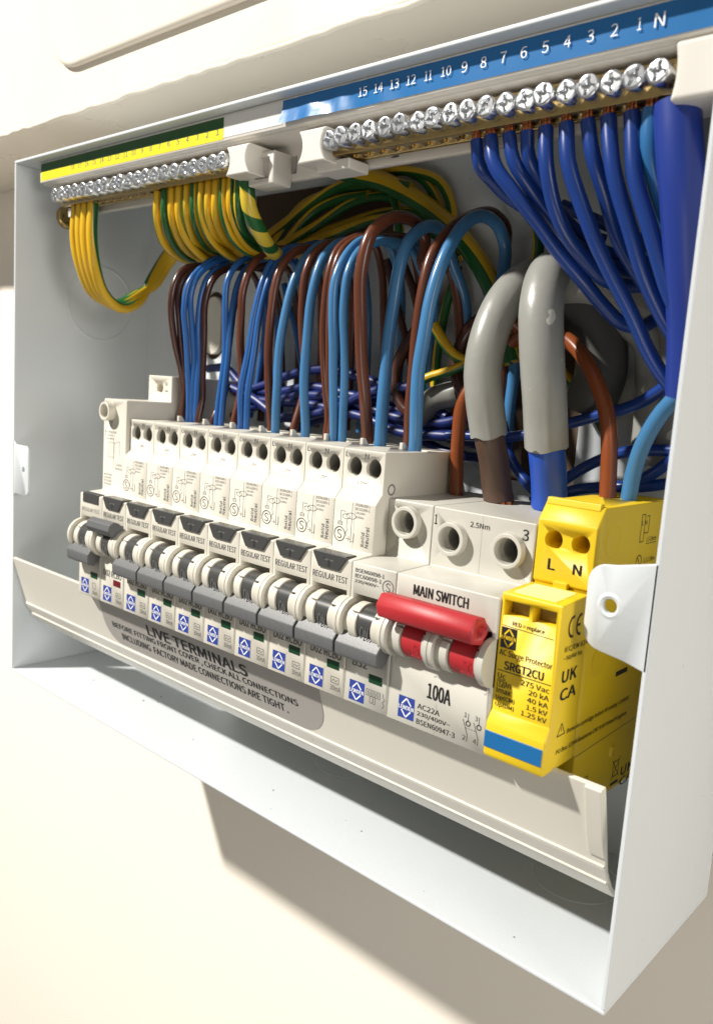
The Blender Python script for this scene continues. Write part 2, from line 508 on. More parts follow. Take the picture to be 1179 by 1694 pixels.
# ------------------------------------------------------------------ modules
BW = 17.86        # body width
ZC, YC = 86.6, -5.0   # axis of the toggles

def front_cutter(x0, x1):
    c = MB(); c.prism([(-9, 74.5), (-6.0, 77.0), (-0.8, 82.5), (-0.8, 94.4), (-9, 95.6)], x0, x1)
    return c

def collar(x, w_rim, side, w_ring, gap):
    """rim disc + stepped notched ring; side +1: ring to the right of the rim"""
    mb = MB()
    mb.cyl((x, YC, ZC), 'x', 7.1, w_rim, 44)
    xr = x + w_rim + gap if side > 0 else x - gap - w_ring
    # core
    lo, hi = min(x, xr), max(x + w_rim, xr + w_ring)
    mb.cyl((lo+0.1, YC, ZC), 'x', 5.2, hi-lo-0.2, 36)
    # notched ring: segments
    for a0, a1 in ((-64, 36), (42, 148), (154, 256), (262, 290)):
        n = max(3, int((a1-a0)/9))
        prof = [(YC - 6.4*math.cos(math.radians(a0+(a1-a0)*i/n)), ZC + 6.4*math.sin(math.radians(a0+(a1-a0)*i/n))) for i in range(n+1)]
        prof += [(YC - 4.6*math.cos(math.radians(a1-(a1-a0)*i/n)), ZC + 4.6*math.sin(math.radians(a1-(a1-a0)*i/n))) for i in range(n+1)]
        mb.prism(prof, xr, xr + w_ring)
    return mb

def logo(par, a0, b0, a1, b1, y, blue='logo', white='white_ink'):
    p = Print((0, y, 0)); p.rect(a0, b0, a1, b1)
    lg = p.build("logo_patch", M[blue], par)
    q = Print((0, y, 0), lift=0.10)
    cx, cz = (a0+a1)/2, (b0+b1)/2; rx, rz = (a1-a0)*0.40, (b1-b0)*0.43; h = (b1-b0)*0.11
    w = 0.42
    q.lines([(cx-rx*.72, cz+h+.15), (cx, cz+rz), (cx+rx*.72, cz+h+.15)], w)
    q.lines([(cx-rx*.72, cz-h-.15), (cx, cz-rz), (cx+rx*.72, cz-h-.15)], w)
    q.text("LEWDEN", a0+.25, cz-h*.8, a1-.25, cz+h*.8, bold=0.02)
    q.build("logo_mark", M[white], lg)

def breaker_front(t, x, up=False, button=True):
    """toggle, collars, window, logo, test button: what every one-module device has in front"""
    collar(x, 1.55, 1, 3.2, 2.6).build("collar", M['cream'], t, bevel=0.22, seg=1)
    collar(x+BW-1.55, 1.55, -1, 2.6, 0.3).build("collar", M['cream'], t, bevel=0.22, seg=1)
    if up:
        prof = [(-13.9, 93.6), (-12.4, 91.3), (-7.5, 90.0), (-5, 93), (-8.6, 96.6), (-11.0, 97.4), (-13.2, 96.2)]
        mb = MB(); mb.prism(prof, x+0.35, x+BW-0.35)
    else:
        prof = [(-12.1, 76.7), (-11.4, 76.0), (-9.0, 75.2), (-7.1, 77.0), (-5.4, 80.2), (-4.6, 85.2), (-8.6, 85.0), (-12.0, 80.7), (-12.3, 80.1)]
        mb = MB(); mb.prism(prof, x+0.35, x+BW-0.35)
    tg = mb.build("toggle", M['toggle'], t, bevel=0.35)
    mb = MB(); mb.cyl((x+6.5, YC, ZC), 'x', 5.75, 7.4, 36)
    bar = mb.build("toggle_barrel", M['button'], tg)
    p = Print((0, YC-5.75, 0), (1, 0, 0), (0, 0, 1), lift=0.3)
    p.text("ON", x+9.2, ZC-3.2, x+12.4, ZC+0.6, bold=0.01); p.build("barrel_mark", M['grey_ink'], tg)
    mb = MB()
    mb.prism([(x+10.1, 68.6), (x+15.4, 68.6), (x+15.4, 71.2), (x+10.1, 71.2)], -6.25, -5.7, 'y')
    mb.build("indicator_window", M['red_win' if up else 'green_win'], t, bevel=0.12)
    if button:
        mb = MB()
        mb.prism([(x+3.9, 100.7), (x+12.9, 100.7), (x+16.0, 105.0), (x+15.7, 105.9), (x+1.5, 105.9), (x+1.1, 105.0)], -6.75, -1.5, 'y')
        bt = mb.build("test_button", M['button'], t, bevel=0.4, seg=3)
        p = Print((0, -6.75, 0), lift=0.05)
        p.rect(x+6.6, 103.3, x+10.6, 103.85); p.build("button_mark", M['grey_ink'], bt)
        p = Print((0, -6.75, 0), lift=0.09)
        p.rect(x+8.2, 101.5, x+9.0, 103.7); p.rect(x+6.1, 103.6, x+6.9, 104.2); p.build("button_slot", M['dark'], bt)
    logo(t, x+2.3, 60.9, x+8.6, 67.4, -6.0)

FRONT = [(20, 59.7), (-6.0, 59.7), (-6.0, 105.0)]
LOW = [(56, 42), (20, 42)]

def rcbo(n, up=False, label='', group=None):
    x = MX(n)
    t = thing("circuit_breaker", label, "circuit breaker", (x + 9, 25, 42), group)
    prof = FRONT + [(3.4, 105.9), (3.4, 121.8), (6.5, 125.2), (6.5, 138.6), (46, 138.6), (56, 118)] + LOW
    mb = MB(); mb.prism(prof, x, x+BW)
    body = mb.build("body", M['cream'], t, bevel=0.28)
    c = front_cutter(x+1.4, x+BW-1.4)
    for hx in (5.0, 13.3): c.cyl((x+hx, -2, 132.9), 'y', 3.25, 22, 28)
    for hx in (4.6, 13.2): c.cyl((x+hx, 29.5, 134.0), 'z', 3.3, 12, 20)
    cut(body, c)
    for hx in (5.0, 13.3):  # near-black screw and added liner paint the shade inside each hole
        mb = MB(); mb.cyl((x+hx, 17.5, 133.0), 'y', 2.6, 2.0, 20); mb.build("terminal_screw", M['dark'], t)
        mb = MB(); mb.ring((x+hx, 8.0, 132.9), 'y', 2.95, 3.24, 9.6, 28); mb.build("hole_shade_liner", M['sleeve'], t)
    # moulded guards at the wire entries
    mb = MB(); mb.prism([(24.5, 138.6), (24.5, 141.0), (26.0, 141.0), (28.0, 138.6)], x+8.6, x+10.0); mb.build("wire_guard", M['cream'], t, bevel=0.2)
    breaker_front(t, x, up)
    p = Print((0, -6.0, 0))
    p.text("REGULAR TEST", x+1.2, 97.1, x+16.4, 99.2, bold=0.008)
    p.build("test_lettering", M['grey_ink'], t)
    p = Print((0, -6.0, 0))
    p.text("D02 RCBO", x+2.4, 71.9, x+16.0, 74.6, bold=0.02)
    p.build("type_lettering", M['grey_ink'], t)
    p = Print((0, -6.0, 0))
    p.text("30mA", x+12.0, 61.4, x+16.6, 63.1)
    p.frame(x+12.2, 63.9, x+15.6, 65.9, 0.18); p.lines([(x+12.7, 64.4), (x+13.4, 65.3), (x+14.2, 64.5), (x+15.1, 65.3)], 0.16)
    p.build("rating_mark", M['grey_ink'], t)
    p = Print((0, 3.4, 0))
    p.s_mark(x+3.1, 110.4, 2.35, 0.34)
    for i, s in enumerate(("BSEN61009-1", "IEC61009-1", "230/240V~", "50/60Hz")):
        p.text(s, x+9.6, 120.6-1.35*i, x+15.6 - (0.8*i if i > 1 else 0), 121.5-1.35*i)
    p.text("Solid", x+12.6, 107.6, x+13.9, 112.4, bold=0.012, rot=True); p.text("Neutral", x+14.3, 107.6, x+15.9, 114.4, bold=0.012, rot=True)
    p.line((x+8.1, 121.4), (x+8.1, 108.2)); p.lines([(x+8.1, 108.6), (x+9.4, 108.6), (x+9.4, 111.5)])
    p.circle(x+7.8, 117.0, 2.1, 0.16, ry=0.95); p.circle(x+5.6, 116.6, 1.6, 0.16, ry=0.8)
    p.lines([(x+3.2, 118.2), (x+5.4, 118.2)]); p.lines([(x+3.2, 118.2), (x+3.2, 114.6)])
    p.frame(x+2.2, 113.6, x+4.0, 114.6, 0.16); p.line((x+2.2, 114.1), (x+4.0, 114.1), 0.12)
    p.lines([(x+6.2, 115.8), (x+5.9, 113.2), (x+6.6, 112.4), (x+5.6, 111.2), (x+6.3, 110.0)], 0.14)
    p.lines([(x+6.0, 109.3), (x+8.1, 109.3)]); p.line((x+7.2, 108.6), (x+7.2, 110.2))
    p.build("printed_diagram", M['grey_ink'], t)
    p = Print((0, 6.5, 0))
    p.text("L", x+0.9, 135.9, x+2.1, 137.5, bold=0.012); p.text("N", x+9.3, 135.9, x+11.0, 137.5, bold=0.012)
    p.text("1.2Nm", x+6.6, 127.3, x+11.0, 128.5)
    p.build("terminal_lettering", M['grey_ink'], t)
    p = Print((0, 6.5, 0))
    p.rect(x+3.0, 136.5, x+4.8, 136.9); p.rect(x+11.9, 136.5, x+13.7, 136.9); p.build("terminal_marks", M['faint_ink'], t)
    p = Print((0, -6.0, 0), lift=0.04);
    p.rect(x+8.88, 60.2, x+9.0, 68.2); p.build("moulding_seam", M['seam'], t)
    p = Print((0, 3.4, 0), lift=0.03); p.rect(x+9.1, 106.4, x+9.22, 121.6); p.build("moulding_seam", M['seam'], t)
    # side marks: the moulded dimple near the front edge
    mb = MB(); mb.ring((x+BW-0.02, 10.6, 126.6), 'x', 1.3, 1.9, 0.12, 24); mb.build("side_dimple", M['faint_ink'], t)
    return t

ORD = ["first", "second", "third", "fourth", "fifth", "sixth", "seventh", "eighth", "ninth"]
GRP = "cream circuit breakers in the row"
down = rcbo(2, False, "cream breaker with test button, third from the left, grey toggle down", GRP)
for n in range(3, 9):
    c = copy_tree(down); c.location.x += PITCH*S*(n-2)
    c["label"] = "cream breaker with test button, %s from the left, grey toggle down" % ORD[n] if n < 8 else \
                 "cream breaker with test button, rightmost of its kind, two modules left of the red handle"
rcbo(1, True, "cream breaker, second from the left, its dark toggle switched up", GRP)

# the odd device at the left end: tall single-hole front and a block standing behind
x = MX(0)
t = thing("circuit_breaker", "tall cream breaker at the left end of the row with one round terminal", "circuit breaker", (x+9, 25, 42), GRP)
prof = FRONT + [(4.7, 105.9), (4.7, 146.4), (27.4, 146.4), (27.4, 157.9), (66, 157.9), (66, 118)] + LOW
mb = MB(); mb.prism(prof, x, x+BW)
body = mb.build("body", M['cream'], t, bevel=0.4)
c = front_cutter(x+1.4, x+BW-1.4); c.cyl((x+5.6, -3, 141.0), 'y', 3.0, 20, 28); c.cyl((x+9.0, 22, 152.5), 'y', 2.5, 16, 28)
cut(body, c)
mb = MB(); mb.ring((x+5.6, 1.2, 141.0), 'y', 3.0, 4.1, 3.6, 32); mb.build("terminal_collar", M['cream'], t, bevel=0.25)
breaker_front(t, x, False, button=False)
mb = MB(); mb.box(x+2.4, x+15.3, -6.4, -3, 101.0, 105.7); mb.build("test_button", M['button'], t, bevel=0.6, seg=3)
p = Print((0, -6, 0)); p.text("REGULAR TEST", x+2.0, 97.3, x+15.8, 99.0); p.build("test_lettering", M['grey_ink'], t); p = Print((0, -6, 0)); p.text("30mA", x+11.4, 61.4, x+15.4, 63.0); p.frame(x+11.6, 63.9, x+14.0, 66.4)
p.build("printed_lettering", M['grey_ink'], t)
p = Print((0, 4.7, 0))
for i in range(3): p.text(["BSEN61009", "230V~", "50/60Hz"][i], x+1.6, 131.5-1.5*i, x+10.5-i, 132.5-1.5*i)
p.frame(x+4, 121, x+9, 127.5); p.line((x+8.5, 130), (x+8.5, 116)); p.lines([(x+8.5, 127), (x+13, 128.4), (x+13, 122)]); p.text("Solid", x+10.4, 117.5, x+15, 118.7); p.text("Neutral", x+10.4, 115.8, x+15.6, 117.0)
for i in range(4): p.text(["Earth", "White", "Cream", "Blue"][i] and "IEC61009", x+1.4, 112.6-1.4*i, x+7.5-.5*(i % 2), 113.5-1.4*i)
p.build("printed_diagram", M['faint_ink'], t)
p = Print((0, 27.4, 0)); p.text("N", x+13.2, 153.5, x+14.6, 155.2); p.rect(x+13.0, 151.0, x+15.2, 151.5); p.build("terminal_lettering", M['grey_ink'], t)

def boss(par, x, z=116.0):
    mb = MB(); mb.ring((x, 7.0, z), 'y', 3.85, 5.15, 2.9, 40); b = mb.build("terminal_collar", M['msgrey'], par, bevel=0.3)
    mb = MB(); mb.ring((x, 12.2, z), 'y', 3.3, 3.84, 6.0, 32); mb.build("hole_shade_liner", M['sleeve'], par)  # liner added to darken the hole, shade as colour
    mb = MB(); mb.cyl((x, 17.0, z), 'y', 3.2, 1.6, 24); sc = mb.build("terminal_screw", M['steel'], par)
    q = Print((0, 16.95, 0)); q.rect(x-3, z-.5, x+3, z+.5); q.build("screw_slot", M['dark'], sc)

MSPROF = FRONT + [(9.7, 105.6), (9.7, 124.1), (54, 124.1), (56, 118)] + LOW
# miniature breaker beside the main switch
x = MX(9)
t = thing("circuit_breaker", "cream breaker without test button, directly left of the red handle", "circuit breaker", (x+9, 25, 42), GRP)
mb = MB(); mb.prism(MSPROF, x, x+BW); body = mb.build("body", M['msgrey'], t, bevel=0.4)
c = front_cutter(x+1.4, x+BW-1.4); c.cyl((x+8.8, 2, 117.5), 'y', 3.85, 18, 28); c.cyl((x+4.0, 42, 118), 'z', 3.0, 12, 20); cut(body, c)
boss(t, x+8.8, 117.5)
breaker_front(t, x, False, button=False)
p = Print((0, -6.0, 0))
for i, s in enumerate(("BSEN60898-1", "IEC60898-1", "230/400V~")): p.text(s, x+1.6, 102.0-1.75*i, x+13.2-1.0*i, 103.2-1.75*i, bold=0.02)
p.s_mark(x+14.9, 99.6, 2.1, 0.3)
p.build("standards_lettering", M['grey_ink'], t)
p = Print((0, -6.0, 0))
p.frame(x+9.4, 64.3, x+15.0, 66.3, 0.18); p.text("6000", x+9.9, 64.6, x+14.5, 66.0); p.frame(x+11.0, 62.1, x+13.2, 64.3, 0.18); p.text("3", x+11.6, 62.4, x+12.6, 64.0)
p.lines([(x+16.2, 66.4), (x+16.2, 65.4), (x+16.9, 64.6), (x+16.1, 63.6), (x+16.8, 62.8), (x+16.2, 61.8)], 0.2)
p.build("rating_mark", M['grey_ink'], t)
p = Print((0, -6.0, 0)); p.text("B32", x+3.0, 72.2, x+9.0, 74.8, bold=0.02)
p.build("type_lettering", M['grey_ink'], t)

# main switch (two modules)
x = MX(10); w = 2*PITCH - 0.28
t = thing("main_switch", "grey two-module main switch with a long red handle", "main switch", (x+18, 25, 42))
mb = MB(); mb.prism(MSPROF, x, x+w); body = mb.build("body", M['msgrey'], t, bevel=0.4)
c = front_cutter(x+1.4, x+w-1.4)
for hx in (8.3, 28.2): c.cyl((x+hx, 2, 115.2), 'y', 3.85, 18, 28)
for hx in (5.0, 23.5): c.cyl((x+hx, 41, 118), 'z', 6.0, 12, 24)
cut(body, c)
for hx in (8.3, 28.2): boss(t, x+hx, 115.2)
collar(x, 1.6, 1, 2.6, 2.4).build("collar", M['msgrey'], t, bevel=0.22, seg=1)
collar(x+17.2, 1.6, 1, 2.6, 2.0).build("collar", M['msgrey'], t, bevel=0.22, seg=1)
collar(x+15.5, 1.6, -1, 0.8, 0.2).build("collar", M['msgrey'], t, bevel=0.22, seg=1)
collar(x+w-2.2, 2.2, -1, 0.8, 0.2).build("collar", M['msgrey'], t, bevel=0.22, seg=1)
hn = MB(); hp = []
hp = [(-16.6, 97.2), (-15.4, 93.4), (-10.6, 92.2), (-7.4, 96.2), (-10.0, 99.9), (-14.4, 100.3)]
hn.prism(hp, x+1.1, x+w-1.5)
handle = hn.build("handle", M['red'], t, bevel=0.5, seg=2, angle=25)
c = MB(); c.box(x+w-7, x+w+3, -13.6, -10.8, 94.9, 97.7); c.box(x+w-5, x+w+3, -10.9, -6, 95.8, 97.0); cut(handle, c, 50)
mb = MB(); mb.prism([(-13.5, 92.6), (-8.5, 92.0), (-5, 93.5), (-5, 97.0), (-10, 98)], x+3.2, x+w-3.4); mb.build("handle_web", M['red'], handle)
for a, b in ((7.0, 16.2), (24.2, 33.2)):
    mb = MB(); mb.cyl((x+a, YC, ZC), 'x', 5.75, b-a, 36); br = mb.build("handle_barrel", M['red'], handle)
    p = Print((0, YC-5.75, 0), lift=0.3); p.text("VOID"[::-1], x+a+4.4, ZC-3.4, x+b-0.3, ZC+0.4); p.build("barrel_mark", M['red'], handle)
p = Print((0, -6, 0))
p.text("MAIN SWITCH", x+6.6, 99.7, x+25.8, 102.8, bold=0.025)
p.build("switch_lettering", M['black'], t)
p = Print((0, -6, 0))
p.text("100A", x+14.6, 70.4, x+22.7, 75.0, bold=0.02)
for i, s in enumerate(("AC22A", "230/400V~", "BSEN60947-3")): p.text(s, x+11.4, 66.2-2.35*i, x+[19.4, 23.2, 25.2][i], 67.8-2.35*i, bold=0.008)
p.build("rating_lettering", M['black'], t)
p = Print((0, -6, 0))
for k, (a, b1, b2) in enumerate(((28.4, "1", "2"), (32.0, "3", "4"))):
    p.text(b1, x+a-.6, 68.9, x+a+.3, 70.3); p.line((x+a+.8, 70.3), (x+a+.8, 67.9), 0.18); p.circle(x+a+.9, 67.3, 0.7, 0.3, 16)
    p.line((x+a-.9, 68.2), (x+a+.9, 64.0), 0.18); p.line((x+a+.9, 64.0), (x+a+.9, 62.0), 0.18); p.text(b2, x+a-.6, 62.2, x+a+.4, 63.6)
for i in range(4): p.line((x+28.6+i*.9, 65.9), (x+29.1+i*.9, 65.9), 0.15)
p.build("contact_symbol", M['black'], t)
p = Print((0, 9.7, 0)); p.text("1", x+0.7, 118.6, x+1.6, 121.6, bold=0.01); p.text("2.5Nm", x+13.8, 119.8, x+20.6, 121.4, bold=0.006); p.text("3", x+31.6, 118.8, x+33.6, 122.0, bold=0.01)
p.build("terminal_lettering", M['black'], t)
logo(t, x+4.3, 61.6, x+10.3, 68.4, -6.0)
p = Print((0, -6, 0), lift=0.03); p.rect(x+18.0, 60.2, x+18.12, 69.8); p.build("moulding_seam", M['seam'], t)
p = Print((0, 9.7, 0), lift=0.03); p.rect(x+18.0, 106.2, x+18.12, 123.7); p.build("moulding_seam", M['seam'], t)

# surge protector
x = MX(12); w = 17.85
t = thing("surge_protector", "bright yellow surge protector cartridge at the right end of the row", "surge protector", (x+9, 25, 42))
prof = [(11.5, 42), (11.5, 60.5), (10.6, 61.5), (10.6, 108.0), (9.8, 108.6), (9.8, 125.8), (13.6, 131.0), (58, 131.0), (58, 42)]
mb = MB(); mb.prism(prof, x, x+w); base = mb.build("base", M['yellow'], t, bevel=0.45)
c = MB()
for hx in (5.3, 13.4): c.cyl((x+hx, 4, 120.6), 'y', 2.75, 20, 28)
for hx in (6.0, 12.6): c.cyl((x+hx, 41.5, 125), 'z', 2.9, 12, 20)
cut(base, c)
mb = MB(); mb.prism([(12.6, 129.9), (13.0, 131.9), (15.2, 131.9), (15.2, 130.2)], x+0.4, x+w-1.2); mb.build("top_lip", M['yellow'], t, bevel=0.3)
mb = MB(); mb.box(x+7.0, x+11.2, 8.6, 10.2, 106.9, 109.4); mb.build("catch", M['yellow'], t, bevel=0.2)
prof = [(10.2, 61.2), (-6.6, 60.6), (-7.4, 61.4), (-7.4, 70.4), (-5.3, 73.8), (-5.3, 106.8), (8.2, 107.7), (10.2, 107.7)]
mb = MB(); mb.prism(prof, x-0.25, x+w); ct = mb.build("cartridge", M['yellow'], t, bevel=0.45)
c = MB(); c.box(x+0.8, x+8.5, -9, 0, 100.6, 104.9); c.box(x+9.4, x+16.4, -9, 0, 100.6, 104.9); cut(ct, c)
for a, b in ((0.9, 8.4), (9.5, 16.3)):
    mb = MB(); mb.box(x+a, x+b, -1.2, -0.2, 100.7, 104.8); mb.build("status_window", M['spdwin'], ct)
for i in range(9):
    mb = MB(); z = 106.95 + i*0.07; mb.prism([(-3.6+i*1.25, z), (-3.3+i*1.25, z+.55), (-2.9+i*1.25, z+.05)], x+2.4, x+15.0); mb.build("grip_rib", M['yellow'], ct)
mb = MB(); mb.box(x-0.2, x+w-0.4, -7.65, -6.9, 63.6, 68.4); mb.build("blue_band", M['band'], ct, bevel=0.15)
p = Print((0, -5.3, 0))
p.text("RED = replace", x+3.8, 98.0, x+13.4, 99.6, bold=0.015); p.line((x+0.7, 97.9), (x+16.2, 97.5), 0.2)
p.text("AC Surge Protector", x+0.7, 89.1, x+16.6, 91.2, bold=0.008); p.text("SRGT2CU", x+2.6, 85.9, x+14.4, 88.2, bold=0.03); p.line((x+0.6, 85.3), (x+16.8, 85.3), 0.25)
rows = [("Uc", "275 Vac", 82.9), ("In", "20 kA", 80.4), ("Imax", "40 kA", 77.9), ("Up(CM)", "1.5 kV", 75.5), ("Up(DM)", "1.25 kV", 73.4+.6)]
for k, (a, b, z) in enumerate(rows):
    z = 83.0 - 2.05*k
    ax = x + (3.6 if k == 1 else 0.9)
    p.text(a, ax, z, ax + {0: 2.4, 1: 1.6, 2: 4.4, 3: 5.8, 4: 5.8}[k], z+1.5, bold=0.012)
    p.text(b, x+16.6-{0: 8.6, 1: 6.0, 2: 6.2, 3: 6.2, 4: 7.6}[k], z, x+16.6, z+1.5, bold=0.012)
p.frame(x+0.9, 80.7, x+3.2, 82.7, 0.18); p.text("T2", x+1.25, 81.0, x+2.9, 82.4, bold=0.02)
p.build("front_lettering", M['black'], ct)
logo(ct, x+0.7, 91.7, x+5.5, 97.5, -5.3, 'black', 'yellow')
p = Print((0, 9.8, 0)); p.text("L", x+4.4, 112.2, x+6.4, 115.2, bold=0.03); p.text("N", x+12.0, 112.2, x+14.4, 115.0, bold=0.03); p.build("terminal_lettering", M['black'], base)
# writing on the side that faces right
p = Print((x+w, 0, 0), (0, 1, 0), (0, 0, 1), lift=0.08)
p.circle(1.4, 100.4, 2.3, 0.75, 14, ry=2.7, t0=0.22, t1=0.78); p.circle(5.6, 100.4, 2.2, 0.75, 14, ry=2.7, t0=0.22, t1=0.78); p.line((3.6, 100.4), (5.4, 100.4), 0.7)
p.text("IEC/EN 61643-11", -1.9, 93.6, 17.5, 95.4, bold=0.008); p.text("~50/60 Hz", -2.0, 91.3, 8.4, 92.8, bold=0.008)
p.build("standards_lettering", M['black'], ct)
p = Print((x+w, 0, 0), (0, 1, 0), (0, 0, 1), lift=0.08)
p.text("UK", -1.7, 85.4, 6.3, 88.7, bold=0.035); p.text("CA", -1.7, 80.4, 6.9, 83.6, bold=0.035)
p.lines([(-1.1, 70.4), (3.2, 70.4), (1.0, 73.8), (-1.1, 70.4)], 0.3); p.line((1.0, 71.4), (1.0, 72.6), 0.3)
p.build("side_lettering", M['black'], ct)
q = Print((x+w, 0, 0), (0, 1, 0), (0, 0, 1), lift=0.08)
def side_line(pr, s, y0, y1, z0, z1):
    pr.text(s, y0, z0, y1, z1, bold=0.006)
side_line(q, "Remove cartridge before IR testing >250VDC", 4.5, 44.5, 69.5, 71.3)
side_line(q, "PO Box 12344 Braintree CM7 9JR United Kingdom", -0.6, 43.7, 64.8, 66.6)
q.build("address_lettering", M['black'], ct)
q = Print((x+w, 0, 0), (0, 1, 0), (0, 0, 1), lift=0.08)
q.rect(32.3, 79.7, 40.3, 81.2); q.build("bar_mark", M['black'], base)
q = Print((x+w, 0, 0), (0, 1, 0), (0, 0, 1), lift=0.08)
q.text("UK", 45.0, 44.6, 54.0, 47.6, bold=0.03); q.text("CA", 45.0, 40.9+.4, 54.0, 43.8, bold=0.03)
q.frame(38.6, 46.2, 42.4, 51.0, 0.3); q.lines([(37.8, 45.4), (43.4, 51.8)], 0.3); q.lines([(43.4, 45.4), (37.8, 51.8)], 0.3); q.rect(37.8, 43.4, 43.2, 44.4)
q.build("disposal_mark", M['black'], base)
q = Print((x+w, 0, 0), (0, 1, 0), (0, 0, 1), lift=0.08)
q.frame(38.0, 119.5, 40.4, 127.6, 0.25); q.lines([(40.4, 122), (43.4, 122), (43.4, 127.0), (41.5, 127.0)], 0.25); q.text("L N", 38.4, 124.4, 41.8, 125.8); q.text("1.5-10mm", 43.0, 119.2, 50.0, 120.6); q.line((42.6, 118.6), (50.4, 118.6), 0.2)
q.circle(39.0, 113.6, 1.9, 0.3); q.line((37.8, 115.0), (40.2, 112.2), 0.3); q.text("1.2-1.5Nm", 42.4, 112.9, 50.6, 114.3)
q.build("wiring_symbol", M['black'], base)
q = Print((x+w, 0, 0), (0, 1, 0), (0, 0, 1), lift=0.08)
q.frame(16.6, 45.6, 21.0, 52.4, 0.25); q.circle(18.8, 49, 1.3, 0.25); q.text("1.5mm", 17.0, 43.2, 24.0, 44.6)
q.build("side_lettering", M['black'], base)
p = Print((x+w, 0, 0), (0, 1, 0), (0, 0, 1), lift=0.05); p.line((11, 61.0), (57, 62.4), 0.25); p.build("side_seam", M['spdwin'], base)
mb = MB(); mb.ring((x+w-0.05, 20, 121.6), 'x', 4.4, 4.7, 0.12, 40); mb.build("side_ring", M['yellow'], base)
mb = MB(); mb.cyl((x+w-0.1, 19.0, 87.0), 'x', 4.2, 0.35, 28); mb.build("side_pip", M['yellow'], base)
mb = MB(); mb.cyl((x+w-0.1, 36, 55.5), 'x', 2.0, 0.9, 20, r2=1.5); mb.build("side_pip", M['yellow'], base)

# ------------------------------------------------------------------ ivory strip below the breakers
cv = thing("terminal_cover", "ivory curved plastic strip with a grey LIVE TERMINALS sticker below the breakers", "cover strip", (162, 10, 23))
outer = [(0.0, 60.6), (2.0, 54.0), (4.4, 46.4), (6.5, 39.5), (7.4, 36.2), (7.1, 35.4), (8.4, 33.2), (10.2, 30.4), (10.0, 29.6), (12.4, 26.8), (15.8, 23.6)]
innr = [(17.0, 24.7), (13.6, 28.0), (11.4, 31.2), (9.6, 34.2), (8.2, 38.8), (6.0, 46.8), (3.6, 54.4), (1.6, 60.9)]
sh = lambda L: [(p_[0]-2.0, p_[1]+1.0) for p_ in L]
mb = MB(); mb.prism(sh(outer + innr), 5.0, 324.8); strip = mb.build("strip", M['cover'], cv, bevel=0.3)
for yy, zz in ((7.35, 36.0), (10.15, 30.2)):
    mb = MB(); mb.cyl((5.4, yy-2.0, zz+1.0), 'x', 0.45, 319.0, 10); mb.build("moulded_ridge", M['cover'], cv)
mb = MB(); mb.prism(sh([(0.0, 60.7), (-1.1, 60.2), (3.2, 45.8), (6.3, 38.6), (6.6, 39.4)]), 320.0, 324.7); mb.build("end_rib", M['cover'], cv, bevel=0.3)
u, v = Vector((1, 0, 0)), Vector((0, -0.298, 0.9546)).normalized()
O = Vector((2.4, 4.5, 40.5))
p = Print(O, u, v, lift=0.12)
rr = [(q[0], q[1]) for q in rrect(82, 221, -3.0, 19.8, 8.5)]
# lower corners round, upper edge tucked behind the breakers
p.poly([(82, 20.5)] + [(a, b) for a, b in arc_pts(93, 8.6, 11, 180, 270, 8)] + [(a, b) for a, b in arc_pts(208.5, 8.6, 11.5, -90, 0, 8)] + [(220, 20.5)])
st = p.build("sticker", M['sticker'], cv)
p = Print(O, u, v, lift=0.2)
p.text("LIVE TERMINALS", 117.5, 9.6, 181.5, 14.4, bold=0.03)
p.text("BEFORE FITTING FRONT COVER , CHECK ALL CONNECTIONS", 89.0, 5.4, 207.5, 8.6, bold=0.015)
p.text("INCLUDING  FACTORY MADE CONNECTIONS ARE TIGHT .", 95.0, 1.0, 201.5, 4.2, bold=0.015)
p.build("sticker_lettering", M['black'], st)

# ------------------------------------------------------------------ terminal rail, labels, bars
tr_ = thing("terminal_rail", "white plastic carrier with coloured number strips along the top of the box", "terminal rail", (170, 14, 231))
mb = MB(); mb.prism([(5, 244.0), (5, 253.4), (22.5, 253.4), (22.5, 231.2), (19.5, 231.2), (19.5, 243.2), (7, 243.2), (7, 244.0)], 15.5, 329.5)
rl = mb.build("carrier", M['railp'], tr_, bevel=0.3)
c = MB(); c.box(172.5, 176.0, 17, 26, 233.4, 239.6); c.box(220, 223.5, 17, 26, 233, 234.2); cut(rl, c)
def bow(xc, z0, z1, y0, y1, hw=6.6, waist=4.4):
    pts = []
    zc = (z0+z1)/2
    N = 8
    for i in range(N+1):
        s = -1 + 2*i/N; pts.append((xc + waist + (hw-waist)*s*s, zc + s*(z1-z0)/2))
    for i in range(N+1):
        s = 1 - 2*i/N; pts.append((xc - waist - (hw-waist)*s*s, zc + s*(z1-z0)/2))
    mb = MB(); mb.prism(pts, y0, y1, 'y'); return mb
bow(161.5, 231.0, 241.2, 3.6, 19.6).build("bar_clip", M['railp'], tr_, bevel=1.2, seg=4)
bow(199.0, 230.6, 241.2, 3.6, 19.6).build("bar_clip", M['railp'], tr_, bevel=1.2, seg=4)
bow(324.0, 229.5, 243.0, 3.6, 19.6, 6.0, 5.0).build("bar_clip", M['railp'], tr_, bevel=1.2, seg=4)
mb = MB(); mb.box(160, 173.5, 10.5, 19.6, 228.4, 239.8); k = mb.build("clip_foot", M['railp'], tr_, bevel=0.6, seg=3)
c = MB(); c.cyl((163, 6, 234), 'y', 0.1, 1, 8); c.box(163, 171.2, 8, 12.2, 230.4, 237.8); cut(k, c)
mb = MB(); mb.box(196, 211, 9.5, 19.6, 228.8, 232.3); mb.build("clip_foot", M['railp'], tr_, bevel=0.6, seg=3)
